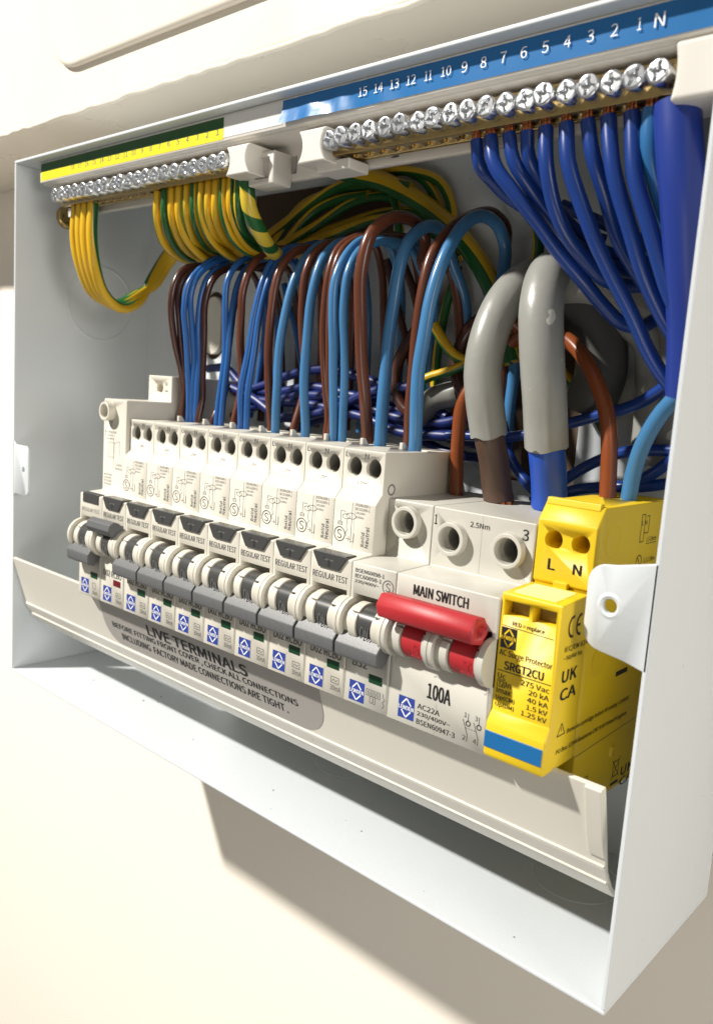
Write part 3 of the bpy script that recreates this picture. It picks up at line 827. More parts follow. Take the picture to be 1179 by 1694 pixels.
def strip_label(name, x0, x1, z0, z1, m, wavy=0.0):
    n = max(2, int((x1-x0)/2)); mb = MB(); vs = []; fs = []
    rows = 5
    for j in range(rows):
        for i in range(n+1):
            xx = x0 + (x1-x0)*i/n; s = j/(rows-1)
            k = wavy*math.exp(-((xx-205)/26.0)**2) + wavy*0.12
            dy = k*(0.55*math.sin(xx*0.42 + 2.2*s) + 0.45*math.sin(xx*0.19 + 1.3) * (1 - s) + 0.6*(1-s))
            peel = 0.0
            if wavy:
                g = 1.0/(1.0 + math.exp((xx-212)/3.0))
                peel = g*(1.5*max(0.0, 0.62-s) + 0.035*(216-xx)*max(0.0, 0.8-s)) + g*0.12*math.sin(xx*0.9)*(1-s)
            vs.append((xx, 4.86 - abs(dy) - peel - (0.25*wavy if wavy else 0), z0 + (z1-z0)*s))
    for j in range(rows-1):
        for i in range(n):
            a = j*(n+1)+i; fs.append((a, a+1, a+n+2, a+n+1))
    mb.add(vs, fs); return mb.build(name, m, tr_, angle=80, recalc=False)
strip_label("green_strip", 16.5, 151.5, 248.6, 252.4, M['lab_green'])
ys = strip_label("yellow_strip", 16.5, 151.5, 244.7, 248.55, M['lab_yellow'])
strip_label("white_strip", 151.7, 183.0, 245.2, 252.4, M['lab_white'])
bs = strip_label("blue_strip", 183.2, 329.3, 244.8, 252.6, M['lab_blue'], 0.45)
p = Print((0, 4.86, 0))
for i in range(21):
    a = 148.2 - 6.05*i; s = str(i+1); hw = 0.85 if i < 9 else 1.5
    if i >= 18: continue
    p.text(s, a-hw, 246.6, a+hw, 248.7)
p.build("strip_numbers", M['grey_ink'], ys)
p = Print((0, 4.45, 0), lift=0.25)
p.text("N", 312.3, 247.2, 314.8, 250.4)
for i in range(1, 19):
    a = 308.6 - 6.33*(i-1)
    if a < 214: continue
    hw = (0.5 if i == 1 else 0.95) if i < 10 else 1.75
    if i == 11: hw = 1.3
    p2 = p if a > 232 else None
    lift = 0.0
    p.text(str(i), a-hw, 247.2 + (0.3 if i < 10 else 0.5), a+hw, 250.4)
p.build("strip_numbers", M['white_ink'], bs)

def screw_proto():
    mb = MB()
    mb.cyl((0, 0, 0), 'y', 2.95, 6.4, 24)
    ob = mb.build("screw", M['zinc'], bevel=0.28, seg=2)
    c = MB(); c.box(-2.35, 2.35, -2, 1.0, -.5, .5); c.box(-.5, .5, -2, 1.0, -2.35, 2.35)
    c.cyl((0, -0.2, 0), 'y', 1.25, 0.9, 8, a0=math.pi/8)
    cut(ob, c)
    me = ob.data; bpy.data.objects.remove(ob); return me
SCREW = screw_proto()
def bar(name, label, x0, x1, xs, rnd):
    t = thing(name, label, "terminal bar", ((x0+x1)/2, 13, 233))
    mb = MB(); mb.box(x0, x1, 9.2, 18.2, 233.2, 241.4); b = mb.build("brass_bar", M['brass'], t, bevel=0.35)
    c = MB()
    for q in xs: c.cyl((q, 13.2, 228), 'z', 2.25, 11, 18)
    cut(b, c)
    for q in xs:
        o = bpy.data.objects.new("screw", SCREW); COL.objects.link(o); o.parent = t
        o.location = Vector((q + rnd.uniform(-.12, .12), 3.1 + rnd.uniform(0, 1.6), 237.1))*S - Vector(t.location)
        o.rotation_euler = (rnd.uniform(-.05, .05), rnd.uniform(0, 1.5), rnd.uniform(-.05, .05))
    return t
rnd = random.Random(5)
nx = [205.9 + 6.04*i for i in range(19)]
ex = [30.0 + 6.14*i for i in range(21)]
bar("neutral_bar", "brass terminal bar with nineteen screws under the blue number strip", 202.5, 318.4, nx, rnd)
bar("earth_bar", "brass terminal bar with screws under the green and yellow strip", 26.5, 156.6, ex, rnd)

# ------------------------------------------------------------------ wires
WIRES = {
 'n8': ('lblue', 2.25, [(233.4, 27.2, 133.0), (233.4, 27.2, 140.2), (234.3, 25.2, 156.1), (235.5, 24.7, 173.9), (236.5, 25.5, 189.6), (237.4, 29.6, 203.6), (238.1, 37.5, 213.7), (238.6, 47.5, 218.9), (239.0, 57.8, 217.4), (239.5, 62.9, 210.9), (240.0, 62.4, 202.5), (240.4, 59.8, 195.5), (242.4, 68, 180.5), (244.4, 68, 140)]),
 'l8': ('brown', 2.0, [(225.8, 33.2, 133.0), (225.8, 33.2, 142.2), (227.4, 30.3, 160.0), (228.9, 28.9, 176.2), (230.5, 28.8, 192.1), (231.6, 31.2, 203.2), (232.6, 38.4, 213.1), (233.4, 48.8, 219.8), (234.1, 59.5, 222.7), (234.8, 68, 218.8), (235.7, 68, 209.8), (236.4, 68, 202.0), (238.4, 68, 187.0), (240.4, 68, 140)]),
 'n7': ('lblue', 2.25, [(215.4, 30.1, 133.0), (215.4, 30.1, 139.3), (215.9, 29.4, 157.3), (216.6, 29.8, 178.2), (217.2, 30.9, 196.8), (217.6, 34.0, 208.4), (217.8, 40.8, 214.6), (217.9, 48.4, 217.1), (218.1, 55.8, 215.2), (218.4, 59.6, 207.3), (220.4, 68, 192.3), (222.4, 68, 140)]),
 'l7': ('brown', 2.2, [(206.8, 33.1, 133.0), (206.8, 33.1, 141.6), (207.7, 29.0, 154.7), (208.6, 25.0, 167.3), (209.8, 21.0, 183.5), (211.1, 19.2, 199.3), (211.9, 21.5, 210.0), (212.5, 28.7, 216.2), (212.9, 36.3, 218.5), (213.3, 44.5, 217.3), (213.7, 48.8, 212.6), (214.4, 48.4, 203.6), (216.8, 60, 205.6), (218.6, 66, 193.6), (220.4, 68, 168.6), (220.4, 68, 140)]),
 'n6a': ('lblue', 1.6, [(195.4, 27.3, 133.0), (195.4, 27.3, 139.5), (196.1, 25.3, 156.0), (196.7, 22.8, 168.9), (197.4, 20.1, 183.5), (198.0, 19.9, 195.9), (198.5, 24.5, 204.8), (198.8, 32.2, 210.7), (199.1, 41.7, 212.7), (199.4, 50.2, 212.2), (201.8, 60, 214.2), (203.6, 66, 202.2), (205.4, 68, 177.2), (205.4, 68, 140)]),
 'n6b': ('lblue', 1.6, [(198.4, 28.7, 133.0), (198.4, 28.7, 139.7), (199.5, 26.8, 156.3), (200.6, 23.8, 171.2), (201.9, 20.9, 187.7), (202.7, 21.5, 198.0), (203.3, 26.3, 205.7), (203.8, 33.8, 209.8), (204.2, 42.6, 211.7), (204.7, 52.7, 210.8), (205.4, 59.1, 203.4), (207.4, 68, 188.4), (209.4, 68, 140)]),
 'l6a': ('brown', 1.5, [(188.8, 30, 133.0), (188.8, 30, 140.0), (188.8, 30.6, 146.8), (189.5, 27.5, 158.0), (190.3, 24.5, 168.9), (191.3, 22.4, 183.8), (192.3, 22.5, 198.6), (192.9, 26.1, 207.1), (193.5, 34.7, 212.5), (193.8, 40.9, 214.0), (196.2, 60, 216.0), (198.0, 66, 204.0), (199.8, 68, 179.0), (199.8, 68, 140)]),
 'l6b': ('brown', 1.5, [(190.8, 30, 133.0), (190.8, 30, 140.0), (190.8, 30.8, 147.0), (191.7, 27.2, 158.1), (192.6, 24.6, 168.9), (193.8, 22.6, 183.8), (195.0, 22.5, 198.5), (195.8, 26.2, 206.9), (196.4, 34.7, 212.3), (196.8, 40.9, 213.4), (199.2, 60, 215.4), (201.0, 66, 203.4), (202.8, 68, 178.4), (202.8, 68, 140)]),
 'n5': ('lblue', 1.75, [(179.4, 28.3, 133.0), (179.4, 28.3, 140.1), (180.6, 25.4, 160.0), (181.5, 24.2, 175.0), (182.7, 24.1, 192.9), (183.3, 26.9, 203.2), (183.8, 32.0, 209.2), (184.1, 37.4, 212.3), (184.4, 44.7, 213.3), (186.8, 60, 215.3), (188.6, 66, 203.3), (190.4, 68, 178.3), (190.4, 68, 140)]),
 'l5': ('brown', 1.6, [(170.8, 30, 133.0), (170.8, 30, 140.0), (170.8, 34.6, 157.4), (172.5, 30.6, 178.7), (173.3, 29.1, 189.6), (174.3, 29.2, 200.9), (174.9, 33.0, 208.8), (175.4, 39.5, 212.8), (175.8, 45.8, 214.1), (178.2, 60, 216.1), (180.0, 66, 204.1), (181.8, 68, 179.1), (181.8, 68, 140)]),
 'n4': ('lblue', 1.75, [(161.4, 29.4, 133.0), (161.4, 29.4, 140.7), (162.3, 28.0, 156.2), (163.5, 27.5, 175.1), (164.5, 29.8, 191.0), (165.2, 33.4, 202.0), (165.7, 38.6, 209.6), (166.1, 45.3, 213.7), (166.4, 50.8, 214.8), (168.8, 60, 216.8), (170.6, 66, 204.8), (172.4, 68, 179.8), (172.4, 68, 140)]),
 'l4': ('brown', 1.7, [(152.8, 34.8, 133.0), (152.8, 34.8, 141.8), (153.2, 33.2, 149.4), (154.7, 29.6, 172.1), (155.7, 29.0, 188.0), (156.7, 31.2, 202.0), (157.2, 37.0, 209.1), (157.5, 43.8, 212.3), (157.8, 48.6, 212.9), (160.2, 60, 214.9), (162.0, 66, 202.9), (163.8, 68, 177.9), (163.8, 68, 140)]),
 'n3a': ('mblue', 1.35, [(142.4, 27.6, 133.0), (142.4, 27.6, 140.4), (143.2, 26.4, 154.5), (144.0, 27.4, 167.7), (145.0, 29.0, 184.2), (145.9, 32.4, 198.8), (146.6, 38.3, 208.7), (147.0, 46.6, 213.9), (147.4, 53.9, 215.6), (149.8, 60, 217.6), (151.6, 66, 205.6), (153.4, 68, 180.6), (153.4, 68, 140)]),
 'n3b': ('mblue', 1.35, [(144.9, 28.4, 133.0), (144.9, 28.4, 140.4), (145.6, 27.8, 154.7), (146.4, 28.6, 167.8), (147.3, 30.2, 184.3), (148.1, 33.7, 198.9), (148.7, 39.7, 208.8), (149.1, 47.4, 213.6), (149.4, 54.0, 215.2), (151.8, 60, 217.2), (153.6, 66, 205.2), (155.4, 68, 180.2), (155.4, 68, 140)]),
 'l3': ('brown', 1.6, [(134.8, 30, 133.0), (134.8, 30, 140.0), (134.8, 32.8, 155.6), (135.9, 30.5, 171.1), (136.9, 29.8, 184.3), (137.7, 29.5, 194.1), (138.4, 32.5, 203.6), (139.0, 38.7, 210.4), (139.5, 45.5, 213.4), (139.8, 50.7, 214.0), (142.2, 60, 216.0), (144.0, 66, 204.0), (145.8, 68, 179.0), (145.8, 68, 140)]),
 'n2a': ('mblue', 1.35, [(124.4, 29.5, 133.0), (124.4, 29.5, 139.8), (125.4, 29.9, 157.3), (126.3, 30.1, 170.9), (127.6, 28.5, 190.8), (128.1, 29.2, 199.0), (128.6, 33.9, 206.2), (129.1, 43.1, 211.1), (129.4, 47.9, 212.1), (131.8, 60, 214.1), (133.6, 66, 202.1), (135.4, 68, 177.1), (135.4, 68, 140)]),
 'n2b': ('mblue', 1.35, [(126.9, 29.7, 133.0), (126.9, 29.7, 140.0), (127.7, 30.3, 157.4), (128.4, 30.6, 171.0), (129.2, 31.0, 187.2), (129.6, 32.6, 196.7), (130.1, 37.0, 204.7), (130.4, 43.8, 209.2), (132.8, 60, 211.2), (134.6, 66, 199.2), (136.4, 68, 174.2), (136.4, 68, 140)]),
 'l2': ('dbrown', 1.5, [(120.8, 30, 133.0), (120.8, 30, 140.0), (120.8, 35.9, 152.4), (121.9, 35.6, 165.4), (123.1, 35.9, 178.2), (124.1, 36.4, 189.6), (125.0, 38.9, 200.0), (125.8, 44.6, 207.0), (128.2, 60, 209.0), (130.0, 66, 197.0), (131.8, 68, 172.0), (131.8, 68, 140)]),
 'n1a': ('mblue', 1.3, [(105.4, 28.7, 133.0), (105.4, 28.7, 139.6), (106.6, 27.1, 156.3), (107.9, 24.0, 173.7), (108.9, 21.7, 187.1), (109.7, 23.1, 197.5), (110.1, 27.0, 202.8), (110.8, 34.9, 209.0), (111.4, 44.9, 211.3), (113.8, 60, 213.3), (115.6, 66, 201.3), (117.4, 68, 176.3), (117.4, 68, 140)]),
 'n1b': ('mblue', 1.3, [(106.9, 29.6, 133.0), (106.9, 29.6, 139.8), (108.6, 27.8, 163.4), (109.9, 24.7, 180.6), (110.7, 23.2, 192.0), (111.3, 25.6, 199.8), (111.9, 31.2, 205.6), (112.4, 38.8, 209.3), (114.8, 60, 211.3), (116.6, 66, 199.3), (118.4, 68, 174.3), (118.4, 68, 140)]),
 'n1c': ('mblue', 1.3, [(108.6, 30.3, 133.0), (108.6, 30.3, 139.9), (110.1, 29.3, 163.6), (111.2, 27.5, 180.9), (112.0, 27.7, 192.5), (112.5, 30.4, 200.4), (113.0, 37.5, 206.3), (113.4, 44.2, 207.8), (115.8, 60, 209.8), (117.6, 66, 197.8), (119.4, 68, 172.8), (119.4, 68, 140)]),
 'l1a': ('dbrown', 1.45, [(97.8, 30, 133.0), (97.8, 30, 140.0), (97.8, 31.7, 148.3), (98.6, 29.6, 159.0), (99.8, 23.9, 173.6), (101.0, 20.1, 189.0), (101.7, 21.2, 197.5), (102.2, 24.9, 203.3), (102.8, 32.4, 206.4), (105.2, 60, 208.4), (107.0, 66, 196.4), (108.8, 68, 171.4), (108.8, 68, 140)]),
 'l1b': ('dbrown', 1.45, [(99.8, 30, 133.0), (99.8, 30, 140.0), (99.8, 30.9, 153.8), (100.4, 29.0, 163.2), (101.7, 24.7, 180.6), (102.5, 22.8, 190.6), (103.1, 24.4, 199.2), (103.8, 32.7, 205.2), (106.2, 60, 207.2), (108.0, 66, 195.2), (109.8, 68, 170.2), (109.8, 68, 140)]),
 'l1c': ('dbrown', 1.5, [(110.4, 30, 133.0), (110.4, 30, 140.0), (110.4, 31.7, 149.1), (111.3, 31.1, 160.1), (112.8, 30.0, 177.6), (114.0, 29.0, 191.2), (114.8, 31.5, 200.0), (115.4, 37.3, 204.9), (117.8, 60, 206.9), (119.6, 66, 194.9), (121.4, 68, 169.9), (121.4, 68, 140)]),
 'g1core': ('dkbrown', 5.0, [(260.1, 41.0, 123.2), (258.8, 41.0, 127.1), (258.0, 38.0, 138.4), (257.6, 35.0, 145.1), (257.1, 34.0, 149.0)]),
 'g1': ('sheath', 6.1, [(257.2, 35.0, 146.6), (256.3, 32.0, 157.6), (255.5, 31.0, 167.2), (255.8, 32.0, 176.8), (256.5, 37.0, 187.7), (256.7, 47.0, 196.1), (257.6, 58.0, 198.8), (292, 68, 182), (296, 70, 160), (296, 70, 140)]),
 'g2core': ('tblue', 5.6, [(278.2, 41.0, 125.2), (278.4, 40.0, 129.7), (278.7, 37.0, 137.6), (278.6, 35.0, 143.3), (278.0, 35.0, 146.0)]),
 'g2': ('sheath', 6.7, [(278.5, 35.0, 144.2), (277.6, 31.0, 164.0), (276.1, 30.0, 176.8), (274.3, 31.0, 185.9), (272.1, 36.0, 194.5), (268.9, 46.0, 198.9), (269.0, 58.0, 196.8), (300, 66, 190), (305, 68, 172), (305, 69, 140)]),
 'spdL': ('obrown', 2.5, [(297.9, 40.0, 130.0), (295.6, 42.0, 146.2), (291.3, 45.0, 157.6), (285.3, 47.0, 167.6), (277.7, 50.0, 175.4), (270.4, 53.0, 179.6), (259.5, 58.0, 181.6), (248.5, 63.0, 180.3), (241.7, 66.0, 175.4)]),
 'spdN': ('lblue2', 2.4, [(303.5, 42.0, 130.5), (304.2, 42.0, 138.6), (307.5, 40.0, 149.6), (312.6, 38.0, 158.0), (318.1, 36.0, 163.4), (323.2, 34.0, 167.8)]),
 'mcbL': ('obrown', 2.4, [(241.7, 42.0, 123.6), (240.2, 42.0, 145.2), (240.9, 42.0, 155.1), (243, 44, 163), (240, 50, 176), (244, 58, 186), (250, 66, 180)]),
 'mcbL2': ('dbrown', 2.6, [(228.5, 62.0, 157.1), (222.1, 64.0, 165.9), (221.4, 66.0, 177.2), (226.9, 66.0, 185.0), (235.7, 66.0, 188.3)]),
 'w1': ('dblue', 1.9, [(258.0, 13.0, 231.8), (259.2, 14.0, 224.8), (260.9, 20.0, 221.2), (262.1, 26.0, 218.6), (264.9, 36.0, 215.4), (272.4, 46.0, 211.6), (282.0, 52.0, 208.8)]),
 'w2': ('dblue', 2.1, [(262.8, 13.0, 231.8), (265.7, 12.0, 223.5), (271.2, 15.0, 215.7), (277.2, 20.0, 208.0), (282.3, 25.0, 200.4), (287.6, 30.0, 193.3), (291.6, 36.0, 187.1), (295.2, 42.0, 182.5), (298.3, 48.0, 182.1), (299.9, 54.0, 185.0)]),
 'w3': ('dblue', 2.0, [(268.9, 13.0, 231.8), (271.4, 13.0, 224.4), (274.6, 17.0, 218.4), (277.3, 23.0, 212.6), (280.4, 30.0, 206.4), (283.6, 36.0, 203.0), (288.6, 44.0, 199.6), (293.9, 50.0, 198.5), (302.7, 55.0, 200.7)]),
 'w4': ('dblue', 2.0, [(274.7, 13.0, 231.8), (275.6, 14.0, 224.7), (277.2, 19.0, 219.2), (277.8, 26.0, 214.4), (279.9, 34.0, 209.8), (284.3, 42.0, 204.8), (291.6, 50.0, 202.2), (300.5, 56.0, 200.9)]),
 'w5': ('dblue', 2.1, [(280.5, 13.0, 231.8), (282.3, 12.0, 222.2), (283.9, 15.0, 213.0), (286.1, 20.0, 204.6), (288.6, 25.0, 199.4), (291.9, 32.0, 194.4), (294.3, 40.0, 193.3), (297.6, 47.0, 194.1), (302.1, 53.0, 197.2)]),
 'w6': ('dblue', 2.1, [(286.7, 13.0, 231.8), (289.0, 12.0, 222.0), (292.2, 15.0, 212.2), (295.2, 18.0, 203.6), (298.7, 22.0, 195.2), (303.2, 27.0, 185.0), (307.7, 32.0, 174.9), (312.6, 36.0, 167.0), (320.6, 40.0, 158.4)]),
 'w7': ('dblue', 2.0, [(292.8, 13.0, 231.8), (295.4, 13.0, 222.6), (297.7, 18.0, 213.6), (299.0, 25.0, 204.6), (300.3, 31.0, 198.7), (304.0, 37.0, 191.2), (311.5, 43.0, 181.8)]),
 'w8': ('dblue', 2.1, [(298.6, 13.0, 231.8), (301.8, 12.0, 219.2), (305.2, 15.0, 207.4), (308.7, 20.0, 194.4), (312.3, 25.0, 185.5), (316.6, 30.0, 177.3), (322.9, 34.0, 169.7)]),
 'w9': ('dblue', 2.1, [(304.9, 13.0, 231.8), (307.9, 12.0, 217.3), (311.8, 14.0, 205.5), (315.0, 17.0, 195.5), (318.6, 21.0, 184.9), (323.5, 26.0, 175.4)]),
 'w10': ('lblue3', 2.4, [(310.0, 13.0, 231.8), (310.6, 13.0, 223.1), (311.7, 16.0, 216.0), (313.7, 20.0, 208.2), (316.2, 25.0, 198.5), (318.2, 30.0, 186.8)]),
 'w11': ('vblue', 5.6, [(317.0, 11.5, 231.8), (318.6, 12.0, 221.9), (320.2, 14.0, 210.6), (321.1, 20.0, 193.9), (321.0, 27.0, 177.4), (320.5, 32.0, 163.0)]),
 'x1': ('dblue', 2.0, [(264.4, 55.0, 221.5), (278.4, 55.0, 215.2), (290.4, 55.0, 209.3), (300.6, 55.0, 203.4), (310.1, 55.0, 198.6)]),
 'b1': ('dblue', 1.9, [(224.5, 58.0, 143.3), (250.5, 58.0, 145.1), (272.6, 58.0, 151.1), (285.0, 56.0, 154.8), (295.7, 54.0, 158.5), (304.0, 52.0, 163.4), (312.1, 50.0, 169.5), (319.2, 48.0, 173.9)]),
 'b2': ('dblue', 1.9, [(262.6, 58.0, 123.6), (273.7, 60.0, 132.7), (283.0, 62.0, 139.8), (292.3, 60.0, 143.8), (302.8, 58.0, 145.7), (312.8, 56.0, 146.3)]),
 'b3': ('dblue', 1.9, [(265.3, 62.0, 121.6), (274.2, 60.0, 128.4), (287.5, 60.0, 131.8), (299.6, 60.0, 133.4), (310.8, 60.0, 136.4)]),
 'b4': ('dblue', 1.9, [(245.1, 62.0, 149.5), (251.4, 60.0, 137.1), (260.3, 58.0, 129.2), (267.3, 58.0, 124.2)]),
 'b5': ('dblue', 1.9, [(289.0, 62.0, 128.7), (297.5, 60.0, 134.3), (305.4, 58.0, 140.1), (312.7, 56.0, 147.4), (319.3, 54.0, 156.9)]),
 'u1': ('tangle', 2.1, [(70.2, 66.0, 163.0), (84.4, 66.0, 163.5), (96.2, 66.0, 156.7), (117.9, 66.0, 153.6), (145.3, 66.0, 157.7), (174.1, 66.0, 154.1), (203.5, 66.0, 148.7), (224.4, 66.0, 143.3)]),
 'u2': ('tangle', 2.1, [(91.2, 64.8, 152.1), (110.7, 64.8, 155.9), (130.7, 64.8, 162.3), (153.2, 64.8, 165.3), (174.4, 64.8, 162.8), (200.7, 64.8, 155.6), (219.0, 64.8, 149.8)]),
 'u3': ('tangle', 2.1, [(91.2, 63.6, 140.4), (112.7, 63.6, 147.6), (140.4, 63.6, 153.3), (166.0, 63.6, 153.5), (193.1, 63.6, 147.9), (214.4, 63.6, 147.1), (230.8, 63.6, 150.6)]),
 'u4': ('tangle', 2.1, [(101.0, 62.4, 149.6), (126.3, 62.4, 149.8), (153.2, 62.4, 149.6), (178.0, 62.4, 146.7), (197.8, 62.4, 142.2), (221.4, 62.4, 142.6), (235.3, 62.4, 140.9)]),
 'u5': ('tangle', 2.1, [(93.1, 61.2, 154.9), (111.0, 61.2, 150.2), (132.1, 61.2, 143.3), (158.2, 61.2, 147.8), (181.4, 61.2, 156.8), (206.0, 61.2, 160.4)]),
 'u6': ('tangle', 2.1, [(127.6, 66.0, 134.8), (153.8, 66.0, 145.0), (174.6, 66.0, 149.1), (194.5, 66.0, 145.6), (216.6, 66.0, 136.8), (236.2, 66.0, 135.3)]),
 'd1': ('mblue', 1.4, [(122.2, 66.0, 202.5), (132.0, 66.0, 178.5), (139.6, 66.0, 157.4), (146.6, 66.0, 141.8)]),
 'd2': ('mblue', 1.4, [(110.1, 66.0, 200.2), (109.7, 66.0, 178.2), (107.2, 66.0, 155.8), (104.0, 66.0, 141.4)]),
 'd3': ('dbrown', 1.6, [(183.7, 64.0, 209.7), (191.4, 64.7, 188.5), (198.9, 65.4, 169.8), (203.3, 66.0, 151.0)]),
 'd4': ('dbrown', 1.6, [(191.5, 64.0, 209.3), (199.8, 65.1, 193.1), (203.4, 66.0, 179.3)]),
 'd5': ('dbrown', 2.3, [(202.7, 66.0, 186.2), (196.8, 64.0, 176.7), (194.4, 62.0, 164.7), (200.2, 60.0, 153.0), (208.1, 60.0, 148.9)]),
 'e1': ('earth', 2.1, [(34.4, 13.0, 233.6), (33.6, 13.0, 220.1), (33.6, 16.0, 206.8), (32.2, 24.0, 195.0), (34.6, 34.0, 191.5), (38.3, 44.0, 197.4), (38.8, 54.0, 202.3), (39.8, 62.0, 214.4), (46.5, 66.0, 223.4)]),
 'e2': ('earth', 2.5, [(39.3, 13.0, 233.6), (38.5, 13.0, 219.8), (38.1, 16.0, 206.6), (35.7, 24.0, 194.9), (36.6, 34.0, 190.9), (38.8, 44.0, 196.2), (38.7, 54.0, 204.0), (39.7, 62.0, 216.2), (46.5, 66.0, 224.6)]),
 'e3': ('earth', 2.5, [(44.0, 13.0, 233.6), (43.4, 13.0, 219.5), (42.4, 16.0, 206.4), (39.1, 24.0, 194.8), (38.6, 34.0, 190.3), (39.3, 44.0, 195.0), (38.6, 54.0, 205.8), (39.6, 62.0, 218.0), (46.4, 66.0, 225.7)]),
 'e4': ('earth', 2.5, [(49.2, 13.0, 233.6), (48.6, 13.0, 219.1), (47.2, 16.0, 206.2), (42.8, 24.0, 194.7), (40.8, 34.0, 189.4), (40.0, 44.0, 193.2), (38.5, 54.0, 208.5), (39.4, 62.0, 220.7), (46.3, 66.0, 227.5)]),
 'f1': ('earth', 1.75, [(99.7, 13.0, 233.6), (99.7, 13.0, 223.5), (95.5, 19.0, 215.0), (90.9, 30.0, 210.8), (87.3, 46.0, 210.3), (84.9, 62.0, 213.2)]),
 'f2': ('earth', 1.75, [(104.9, 13.0, 233.6), (104.9, 13.0, 223.4), (98.5, 21.0, 215.6), (91.7, 34.0, 211.3), (92.8, 46.0, 209.9), (90.3, 62.0, 213.4)]),
 'f3': ('earth', 1.75, [(110.0, 13.0, 233.6), (110.0, 13.0, 223.3), (101.5, 23.0, 216.1), (92.6, 38.0, 211.7), (98.1, 46.0, 209.6), (95.6, 62.0, 213.5)]),
 'f4': ('earth', 1.75, [(115.0, 13.0, 233.6), (115.0, 13.0, 223.3), (112.6, 19.0, 215.0), (109.3, 30.0, 209.5), (103.4, 46.0, 209.2), (100.8, 62.0, 213.7)]),
 'f5': ('earth', 1.75, [(119.9, 13.0, 233.6), (119.9, 13.0, 223.2), (113.7, 21.0, 215.7), (107.0, 34.0, 211.9), (108.4, 46.0, 210.7), (106.0, 62.0, 213.8)]),
 'f6': ('earth', 1.75, [(124.7, 13.0, 233.6), (124.8, 13.0, 223.2), (116.5, 23.0, 216.2), (107.8, 38.0, 212.4), (113.4, 46.0, 210.3), (111.0, 62.0, 214.0)]),
 'f7': ('earth', 1.75, [(129.4, 13.0, 233.6), (129.5, 13.0, 223.1), (127.0, 19.0, 215.2), (123.7, 30.0, 210.1), (118.4, 46.0, 209.9), (116.0, 62.0, 214.1)]),
 'f8': ('earth', 1.75, [(134.1, 13.0, 233.6), (134.2, 13.0, 223.1), (128.0, 21.0, 215.8), (121.4, 34.0, 212.5), (123.1, 46.0, 211.3), (120.9, 62.0, 214.3)]),
 'f9': ('earth', 1.75, [(138.6, 13.0, 233.6), (138.7, 13.0, 223.0), (130.6, 23.0, 216.4), (122.2, 38.0, 213.0), (127.9, 46.0, 211.0), (125.6, 62.0, 214.4)]),
 'f10': ('earth', 1.75, [(143.1, 13.0, 233.6), (143.2, 13.0, 223.0), (140.6, 19.0, 215.3), (137.3, 30.0, 210.7), (132.6, 46.0, 210.6), (130.4, 62.0, 214.6)]),
 'f11': ('earth', 1.75, [(147.5, 13.0, 233.6), (147.6, 13.0, 222.9), (143.1, 21.0, 215.8), (137.9, 34.0, 211.2), (137.3, 46.0, 210.3), (135.0, 62.0, 214.7)]),
 'f12': ('earth', 1.75, [(151.8, 13.0, 233.6), (151.9, 13.0, 222.9), (144.0, 23.0, 216.5), (135.9, 38.0, 213.6), (141.7, 46.0, 211.6), (139.5, 62.0, 214.9)]),
 'f13': ('earthtwist', 2.9, [(155.9, 13.0, 233.6), (155.9, 15.0, 222.1), (154.7, 22.0, 214.7), (148.7, 34.0, 210.2), (140.8, 48.0, 209.3)]),
 'k1': ('earthbig', 3.8, [(157.6, 60.0, 246.4), (169.4, 62.0, 242.7), (182.4, 64.0, 238.5), (200.2, 66.0, 229.1), (214.5, 67.0, 217.9), (227.8, 67.0, 204.6), (238.3, 66.0, 188.3), (245.2, 66.0, 171.2)]),
 'k2': ('earth', 2.0, [(117.9, 58.0, 214.6), (120.5, 62.0, 222.2), (130.7, 66.0, 235.3), (146.4, 68.0, 240.0), (161.6, 68.0, 241.1), (180.7, 68.0, 238.2), (193.5, 68.0, 232.8)]),
 'k3': ('earth', 2.0, [(127.4, 60.0, 217.0), (137.3, 64.0, 221.4), (155.4, 68.0, 226.4), (173.4, 69.0, 229.2), (190.2, 69.0, 228.3), (206.4, 68.0, 221.6)]),
 'k4': ('earth', 2.0, [(124.1, 56.0, 215.3), (140.6, 62.0, 224.1), (159.3, 66.0, 233.7), (173.6, 68.0, 235.8), (183.5, 69.0, 233.9)]),
 'k5': ('earth', 2.0, [(163.9, 68.0, 245.2), (179.2, 69.0, 245.5), (191.4, 69.0, 243.2), (203.4, 69.0, 238.1), (209.3, 69.0, 230.2), (210.9, 69.0, 220.3), (211.2, 69.0, 209.1)]),
 'k6': ('earth', 2.0, [(151.6, 70.0, 248.2), (175.0, 70.0, 247.9), (194.2, 70.0, 240.8), (201.5, 70.0, 232.4), (204.2, 70.0, 223.2)]),
 'k7': ('earth', 2.0, [(247.2, 66.0, 223.2), (250.5, 66.0, 212.8), (250.0, 66.0, 206.7), (247.2, 66.0, 201.7), (242.4, 66.0, 196.7)]),
 'k8': ('earth', 2.0, [(213.6, 58.0, 184.2), (216.6, 60.0, 178.9), (221.9, 62.0, 172.9), (228.4, 64.0, 170.6), (240.1, 66.0, 172.1), (249.6, 66.0, 176.6)]),
 'k9': ('earth', 1.8, [(209.9, 56.0, 162.2), (215.3, 58.0, 164.8), (221.2, 60.0, 166.9), (230.8, 64.0, 172.8), (236.7, 66.0, 179.6)]),
 'k10': ('earth', 2.2, [(250.4, 64.0, 179.6), (266.5, 66.0, 166.7), (277.3, 66.0, 157.3), (283.7, 66.0, 148.5)]),
 'k11': ('earth', 1.8, [(203.3, 68.0, 200.3), (203.8, 68.0, 184.1), (204.6, 68.0, 167.8), (205.0, 68.0, 148.8)]),
 'k12': ('earth', 1.8, [(215.7, 69.0, 206.7), (211.4, 69.0, 193.3), (209.4, 69.0, 179.6), (208.4, 69.0, 160.9)]),
